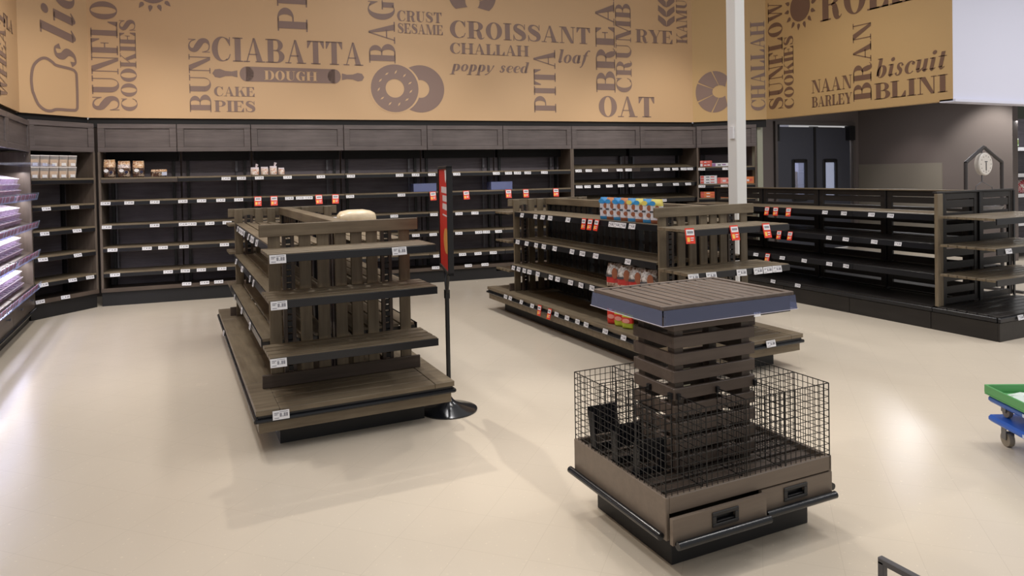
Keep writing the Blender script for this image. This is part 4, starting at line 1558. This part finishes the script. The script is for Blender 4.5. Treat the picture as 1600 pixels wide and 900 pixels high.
# clear acrylic risers on the second row
for k, (u, l) in enumerate(((4.30, 'clear acrylic riser on back wall shelf beside the red sign'), (5.50, 'clear acrylic riser on back wall shelf near the middle gondola'))):
    b = MB()
    for x in (-.17, -.0, .17):
        b.box(x - .002, x + .002, -.1, .1, 0, .12)
    b.box(-.17, .17, -.1, -.097, 0, .12)
    b.box(-.17, .17, -.1, .1, 0, .004)
    o = b.build('acrylic_riser', clear('acrylic_blue', (190, 200, 240), .28), None, 0, False, wall_pt(u, 1.352, .17), (0, 0, RZB))
    tag(o, l, 'acrylic riser')

# white tubs on the angled unit
TUB = clear('tub_plastic', (246, 244, 244), .28, .2)
DOUGHM = mat('tub_contents', (222, 186, 140), .6, noise=.1)
LID = mat('tub_lid', (242, 236, 236), .3)


def make_tub():
    t_ = thing('tub', 'x', 'tub')
    b_ = MB()
    w0, w1, hh = .046, .055, .125
    vs = [(-w0, -w0, 0), (w0, -w0, 0), (w0, w0, 0), (-w0, w0, 0), (-w1, -w1, hh), (w1, -w1, hh), (w1, w1, hh), (-w1, w1, hh)]
    b_.add(vs, [(3, 2, 1, 0), (0, 1, 5, 4), (1, 2, 6, 5), (2, 3, 7, 6), (3, 0, 4, 7)])
    b_.build('body', TUB, t_)
    b_ = MB()
    vs = [(-.043, -.043, .003), (.043, -.043, .003), (.043, .043, .003), (-.043, .043, .003), (-.048, -.048, .088), (.048, -.048, .088), (.048, .048, .088), (-.048, .048, .088)]
    b_.add(vs, [(3, 2, 1, 0), (4, 5, 6, 7), (0, 1, 5, 4), (1, 2, 6, 5), (2, 3, 7, 6), (3, 0, 4, 7)])
    b_.build('contents', DOUGHM, t_)
    bx(-.058, .058, -.058, .058, hh, hh + .012).build('lid', LID, t_, .004)
    bx(-.03, .03, -.0545, -.0535, .01, .045).build('label', WHITE, t_)
    return t_


tub0 = make_tub()
first = True
na = Vector((-da.y, da.x, 0))
for lay in range(2):
    for k in range(5):
        p = qa + da * (.10 + k * .121 + .008 * lay) + na * .09
        nm = ['leftmost', 'second', 'third', 'fourth', 'rightmost'][k]
        l = ('%s white-lidded tub of tan dough, %s row on angled corner unit' % (nm, ['lower', 'upper'][lay]))
        if first:
            tub0.location = (p.x, p.y, 1.642)
            tub0.rotation_euler = (0, 0, atan2(da.y, da.x))
            tub0['label'] = l
            tub0['group'] = 'tubs on the angled corner unit'
            first = False
        else:
            dup(tub0, (p.x, p.y, 1.642 + lay * .139), atan2(da.y, da.x), l, 'tubs on the angled corner unit')

# clear packs on left wall trays
b = MB()
pw, pd, ph = .20, .34, .05
vs = [(-pw / 2 + .01, 0, 0), (pw / 2 - .01, 0, 0), (pw / 2 - .01, pd, 0), (-pw / 2 + .01, pd, 0),
      (-pw / 2, -.005, ph), (pw / 2, -.005, ph), (pw / 2, pd, ph), (-pw / 2, pd, ph)]
pk = thing('clamshell_pack', 'x', 'pack')
b.add(vs, [(3, 2, 1, 0), (4, 5, 6, 7), (0, 1, 5, 4), (1, 2, 6, 5), (2, 3, 7, 6), (3, 0, 4, 7)])
b.build('shell', PACK, pk)
b = MB()
for s in (-1, 1):
    b.box(s * pw / 2 - .006, s * pw / 2 + .006, -.005, pd, ph - .005, ph)
b.box(-pw / 2, pw / 2, -.008, .004, ph - .005, ph)
b.box(-.004, .004, 0, pd, ph, ph + .003)
b.build('rim', GLOSSW, pk)
b = MB()
for k in range(3):
    b.lathe([(.001, .002), (.03, .004), (.034, .02), (.022, .034), (.001, .038)], 8, 0, Matrix.Translation((-.04 + .04 * (k % 2) * 2, .06 + k * .1, 0)))
b.build('pastry', mat('violet_grey_pastry', (132, 112, 118), .5), pk, 0, True)
pk.rotation_euler = (R(14), 0, R(90))
shl = [(1.45, 'top'), (1.13, 'second'), (.80, 'third'), (.43, 'lowest')]
first = True
for si, (z, nm) in enumerate(shl):
    for lv in range(3):
        for k in range(9):
            yy = 7.50 + k * .218 + .02 * lv
            if yy > 9.5:
                continue
            x = -1.47 - .012 * lv - .03
            zz = z + .004 + lv * .062 + .016
            l = 'clear pastry pack, %s from the corner, %s layer of the %s left wall tray' % (['ninth', 'eighth', 'seventh', 'sixth', 'fifth', 'fourth', 'third', 'second', 'first'][k], ['bottom', 'middle', 'top'][lv], nm)
            gname = 'clear packs on the %s left wall tray' % nm
            if first:
                pk.location = (x, yy, zz)
                pk['label'] = l
                pk['group'] = gname
                first = False
            else:
                r_ = dup(pk, (x, yy, zz), None, l, gname)

# snack boxes on the angled right unit
nr = Vector((-DR.y, DR.x, 0))
cols = {'r': mat('box_red', (206, 92, 84), .4), 'p': mat('box_pink', (228, 150, 140), .4), 'w': mat('box_white', (226, 226, 232), .4),
        'o': mat('box_orange', (222, 128, 78), .4), 'v': mat('box_violet', (150, 110, 160), .4)}
BX = [(.03, 1.647, .19, .05, 'rw', 'red and white snack box, lower of two at left of its top shelf'),
      (.03, 1.698, .19, .05, 'rp', 'red snack box, upper of two at left of the top shelf'),
      (.225, 1.647, .26, .055, 'wv', 'white and violet snack box flat on top shelf beside red boxes'),
      (.62, 1.647, .15, .16, 'pr', 'pink snack box on the top shelf right of white pole'),
      (.03, 1.357, .27, .045, 'wr', 'white snack box, lowest of three on the second shelf'),
      (.03, 1.403, .27, .045, 'wr', 'white snack box, middle of three on the second shelf'),
      (.03, 1.449, .27, .045, 'wr', 'white snack box, topmost of three on the second shelf'),
      (.305, 1.357, .25, .10, 'pr', 'salmon snack box on second shelf, just left of the pole'),
      (.72, 1.357, .17, .11, 'or', 'orange snack box on second shelf, right of the pole'),
      (.03, 1.122, .28, .05, 'or', 'orange snack box, lower of two on the third shelf'),
      (.03, 1.173, .28, .05, 'or', 'orange snack box, upper of two on the third shelf'),
      (.315, 1.122, .22, .065, 'or', 'single orange snack box on the third shelf beside the pole')]
for (u, z, w, h, cc, l) in BX:
    p = qr + DR * (u + .02) + nr * .05
    b = MB()
    b.box(0, w, 0, .2, 0, h, 0)
    b.box(.004, w * .22, -.002, 0, .004, h - .004, 1)
    b.box(w * .35, w * .55, -.002, 0, h * .3, h * .6, 2)
    b.box(w * .62, w * .85, -.002, 0, h * .35, h * .7, 1)
    o = b.build('snack_box', [cols[cc[0]], cols[cc[1]], INK if cc[0] == 'w' else cols['w']], None, 0, False, (p.x, p.y, z), (0, 0, atan2(DR.y, DR.x)))
    tag(o, l + (' of corner unit' if len(l.split()) < 14 else ''), 'box')

# cookie pouches on the middle gondola
BLU, COR, CWH, CBR, CYE = mat('pouch_blue', (62, 150, 214), .35), mat('pouch_orange', (206, 132, 78), .4), mat('pouch_white', (224, 226, 236), .35), \
    mat('cookie_brown', (150, 92, 66), .5), mat('pouch_yellow', (228, 214, 110), .4)
PCH = [(1.33, 0), (1.222, 0), (1.114, 0), (1.006, 0), (.898, 1), (.79, 1), (.682, 1), (.574, 1)]
PLN = ['leftmost', 'second', 'third', 'fourth', 'fifth', 'sixth', 'seventh', 'rightmost']
for k, (yl, kind) in enumerate(PCH):
    b = soft_bag(.112, .045, .20, [(0, 2 if k % 2 else 0), (.16, 1), (.74, 3 if kind == 0 and k % 2 else (4 if kind and k % 2 else 0))], 50 + k, top=.2)
    o = b.build('cookie_pouch', [BLU, CWH, CBR, COR, CYE], None, 0, True, (CGO[0] - .385, CGO[1] + yl, 1.166), (0, 0, R(-66)))
    tag(o, '%s of the white cookie pouches with %s top, middle gondola' % (PLN[k], 'blue and orange' if kind == 0 else 'blue and yellow'), 'cookie pouch',
        'cookie pouches on the middle gondola')
    b = MB()
    patch(b, .022, .125, .02, .025, 0, 0)
    patch(b, .018, .065, .022, .02, 0, 0)
    b.box(-.045, -.01, .0, .001, .088, .104, 1)
    patch(b, -.02, .165, .028, .02, 0, 2)
    b.build('print', [CBR, INK, BLU if k % 2 else CYE if kind else BLU], o, loc=(0, -.039, 0))
# bread bags on the third shelf
BRD, BRR = mottled('sliced_bread', [(186, 160, 142), (150, 116, 98), (206, 186, 170)], 30), mat('bread_bag_red', (196, 62, 58), .35)
GRW = mottled('bread_bag_grey', [(186, 182, 178), (150, 142, 136), (206, 202, 198), (112, 92, 80)], 16)
for k, yl in enumerate((1.14, .97, .80, .64)):
    b = soft_bag(.15, .12, .21, [(0, 0), (.2, 1), (.5, 2)], 70 + k, top=.35)
    o = b.build('bread_bag', [BRD, BRR, GRW], None, 0, True, (CGO[0] - .42, CGO[1] + yl, .576), (0, 0, R(-64 + 5 * (k % 2))))
    tag(o, ['leftmost', 'second', 'third', 'rightmost'][k] + ' red and grey bread bag on lowest side shelf of middle gondola', 'bread bag', 'bread bags on the middle gondola')
    b = MB()
    patch(b, .03, .13, .028, .05, 0, 0)
    b.box(-.058, .002, -.001, 0, .095, .115, 1)
    b.build('print', [CBR, INK], o, loc=(0, -.064, 0))
# snack bags on the base deck
SR, SG = mat('snack_red', (220, 58, 44), .35, noise=.1), mat('snack_lime', (186, 200, 62), .35, noise=.1)
for k, (yl, m1, m2, l) in enumerate(((1.08, SR, cols['p'], 'red snack bag on base deck of the middle gondola'),
                                     (.97, SG, SR, 'left lime green snack bag on base deck of middle gondola'),
                                     (.855, SG, SR, 'right lime green snack bag on base deck, beside the display table'))):
    b = soft_bag(.105, .06, .19 - .01 * k, [(0, 0), (.3, 1 if k else 0), (.55, 0)], 90 + k, top=.25)
    o = b.build('snack_bag', [m1, m2], None, 0, True, (CGO[0] - .49, CGO[1] + yl, .269), (0, 0, R(-62)))
    tag(o, l, 'snack bag')
    b = MB()
    patch(b, .0, .07, .035, .02, 0, 0)
    patch(b, .0, .14, .02, .014, 0, 1)
    b.build('print', [cols['p'], SR if k else cols['w']], o, loc=(0, -.04, 0))
# loaf on the left gondola
b = MB()
prof = [(-.15, .02), (-.145, .06), (-.12, .085), (-.06, .10), (0, .105), (.06, .10), (.12, .085), (.145, .06), (.15, .02)]
vs, n = [], 14
for i, (x, r) in enumerate(prof):
    for k in range(n):
        a = 2 * pi * k / n
        sy = math.copysign(abs(cos(a)) ** .7, cos(a)) * r * .9
        sz = .07 + math.copysign(abs(sin(a)) ** .7, sin(a)) * min(.07, r * .7)
        vs.append((x, sy, sz + .006 * sin(7 * x * 30 + k)))
fs = [(i * n + k, i * n + (k + 1) % n, (i + 1) * n + (k + 1) % n, (i + 1) * n + k) for i in range(len(prof) - 1) for k in range(n)]
fs += [tuple(range(n))[::-1], tuple((len(prof) - 1) * n + k for k in range(n))]
b.add(vs, fs)
b.tube((-.15, 0, .05), (-.22, .02, .03), .008, 6, 0, .03)
lf = b.build('bread_loaf', mat('wrapped_white_loaf', (226, 208, 176), .3, noise=.15, scale=25), None, 0, True, (1.33, 5.62, 1.176), (0, 0, R(4)))
lf.scale = (1, 1, 1.12)
tag(lf, 'wrapped white loaf lying on the top shelf of the left gondola', 'loaf')

# produce bags at right edge
for k, (x, z, w, h, c1, c2, l) in enumerate(((.22, 1.861, .24, .22, (96, 190, 60), (190, 150, 60), 'green snack bag on top shelf at the far right edge'),
                                             (.19, 1.421, .26, .30, (206, 128, 96), (190, 186, 170), 'orange and white snack bag on the second shelf, far right'),
                                             (.19, 1.081, .26, .24, (200, 60, 74), (220, 205, 200), 'red and white snack bag on the third shelf, far right'),
                                             (.49, 1.081, .26, .24, (190, 50, 60), (230, 190, 190), 'crimson snack bag at right on the third shelf, far right'))):
    b = soft_bag(w, .14, h, [(0, 0), (.55, 1)], 120 + k, top=.3)
    o = b.build('snack_bag', [mottled('bag_a%d' % k, [c1, c2, c1, (230, 225, 215)], 14), mottled('bag_b%d' % k, [c2, c1, (235, 230, 225)], 14)], None, 0, True, (12.62 + x, 7.1, z), (0, 0, R(-15)))
    tag(o, l, 'snack bag')

# ================================================================== dollies and green tray at right
DX0, DY0, DRZ = 4.20, 2.46, R(-28)


def dolly(label, z, col, wr_, zp):
    t_ = thing('plastic_dolly', label, 'dolly', (DX0, DY0, z), DRZ)
    m_ = mat('dolly_blue', col, .38)
    b_ = MB()
    w, l = .50, .74
    b_.box(0, w, -l, 0, zp, zp + .038, 0)
    b_.build('platform', m_, t_, .012)
    b_ = MB()
    b_.box(-.002, 0, -.38, -.30, zp + .01, zp + .028, 0)
    b_.build('lettering', mat('white_mark', (200, 215, 240), .5), t_)
    for (x, y) in ((.07, -.07), (w - .07, -.07), (.07, -l + .07), (w - .07, -l + .07)):
        wh = MB()
        Mw = Matrix.Translation((x, y, wr_)) @ Matrix.Rotation(R(90), 4, 'Y') @ Matrix.Scale(wr_ / .045, 4)
        wh.lathe([(.02, -.016), (.044, -.016), (.045, -.01), (.045, .01), (.044, .016), (.02, .016)], 24, 0, Mw)
        cs = wh.build('caster', mat('caster_grey', (148, 138, 122), .5), t_, 0, True)
        b_ = MB()
        b_.box(x - .024, x - .019, y - .02, y + .02, wr_, zp)
        b_.box(x + .019, x + .024, y - .02, y + .02, wr_, zp)
        b_.build('fork', STEEL, cs)
    return t_


dolly('lower blue plastic dolly on grey wheels at the right edge', 0.0, (36, 96, 196), .042, .125)
dolly('upper blue dolly stacked on the lower one, under the green tray', .164, (58, 98, 176), .032, .072)
t = thing('green_tray', 'shallow green plastic tray on top of the stacked blue dollies', 'tray', (DX0, DY0, .276), DRZ)
b = MB()
w, l = .52, .76
for a in [(-.01, w, -l, .01, 0, .008), (-.01, .0, -l, .01, .008, .055), (w - .01, w, -l, .01, .008, .055), (0, w - .01, 0, .01, .008, .055), (0, w - .01, -l, -l + .01, .008, .055)]:
    b.box(*a)
b.build('tray', mat('tray_green', (92, 164, 100), .4), t, .003)
# crumpled clear wrap in the tray
rr_ = random.Random(9)
b = MB()
nx = 12
vs, fs = [], []
for i in range(nx + 1):
    for j in range(nx + 1):
        e = min(i, j, nx - i, nx - j) / (nx / 2)
        vs.append((.03 + .44 * i / nx + rr_.uniform(-.012, .012), -.04 - .62 * j / nx + rr_.uniform(-.012, .012), .012 + min(1, e * 1.6) * rr_.uniform(.01, .09)))
for i in range(nx):
    for j in range(nx):
        a = i * (nx + 1) + j
        fs += [(a, a + 1, a + nx + 2), (a, a + nx + 2, a + nx + 1)]
b.add(vs, fs)
Mt = Matrix.Translation((DX0, DY0, .276)) @ Matrix.Rotation(DRZ, 4, 'Z')
pw_ = b.build('plastic_wrap', clear('crumpled_wrap', (240, 248, 246), .72, .1), None)
pw_.matrix_world = Mt
tag(pw_, 'crumpled clear plastic wrap lying in the green tray', 'plastic wrap')

# metal rack frame at the bottom edge
t = thing('metal_rack', 'dark grey square-tube metal rack corner at bottom right, nearest the camera', 'rack', (1.13, .30, 0))
b = MB()
q = .006
L_ = .55
for z in (.894, .25):
    b.box(-q, q, 0, L_, z - q, z + q)
    b.box(-q - .35, -q - .35 + 2 * q, 0, L_, z - q, z + q) if z < .3 else None
for y in (0, L_ - 2 * q):
    b.box(-q, q, y, y + 2 * q, 0, .894)
    b.box(-.36, q, y, y + 2 * q, .0, .012)
b.build('frame', mat('grey_tube', (92, 90, 92), .4, .2), t, .0015)
b = MB()
for k in range(1, 9):
    y = L_ - .012 - k * .062
    b.wire((0, y, .25), (0, y, .89), .002)
b.build('grid_wires', WIRE, t)
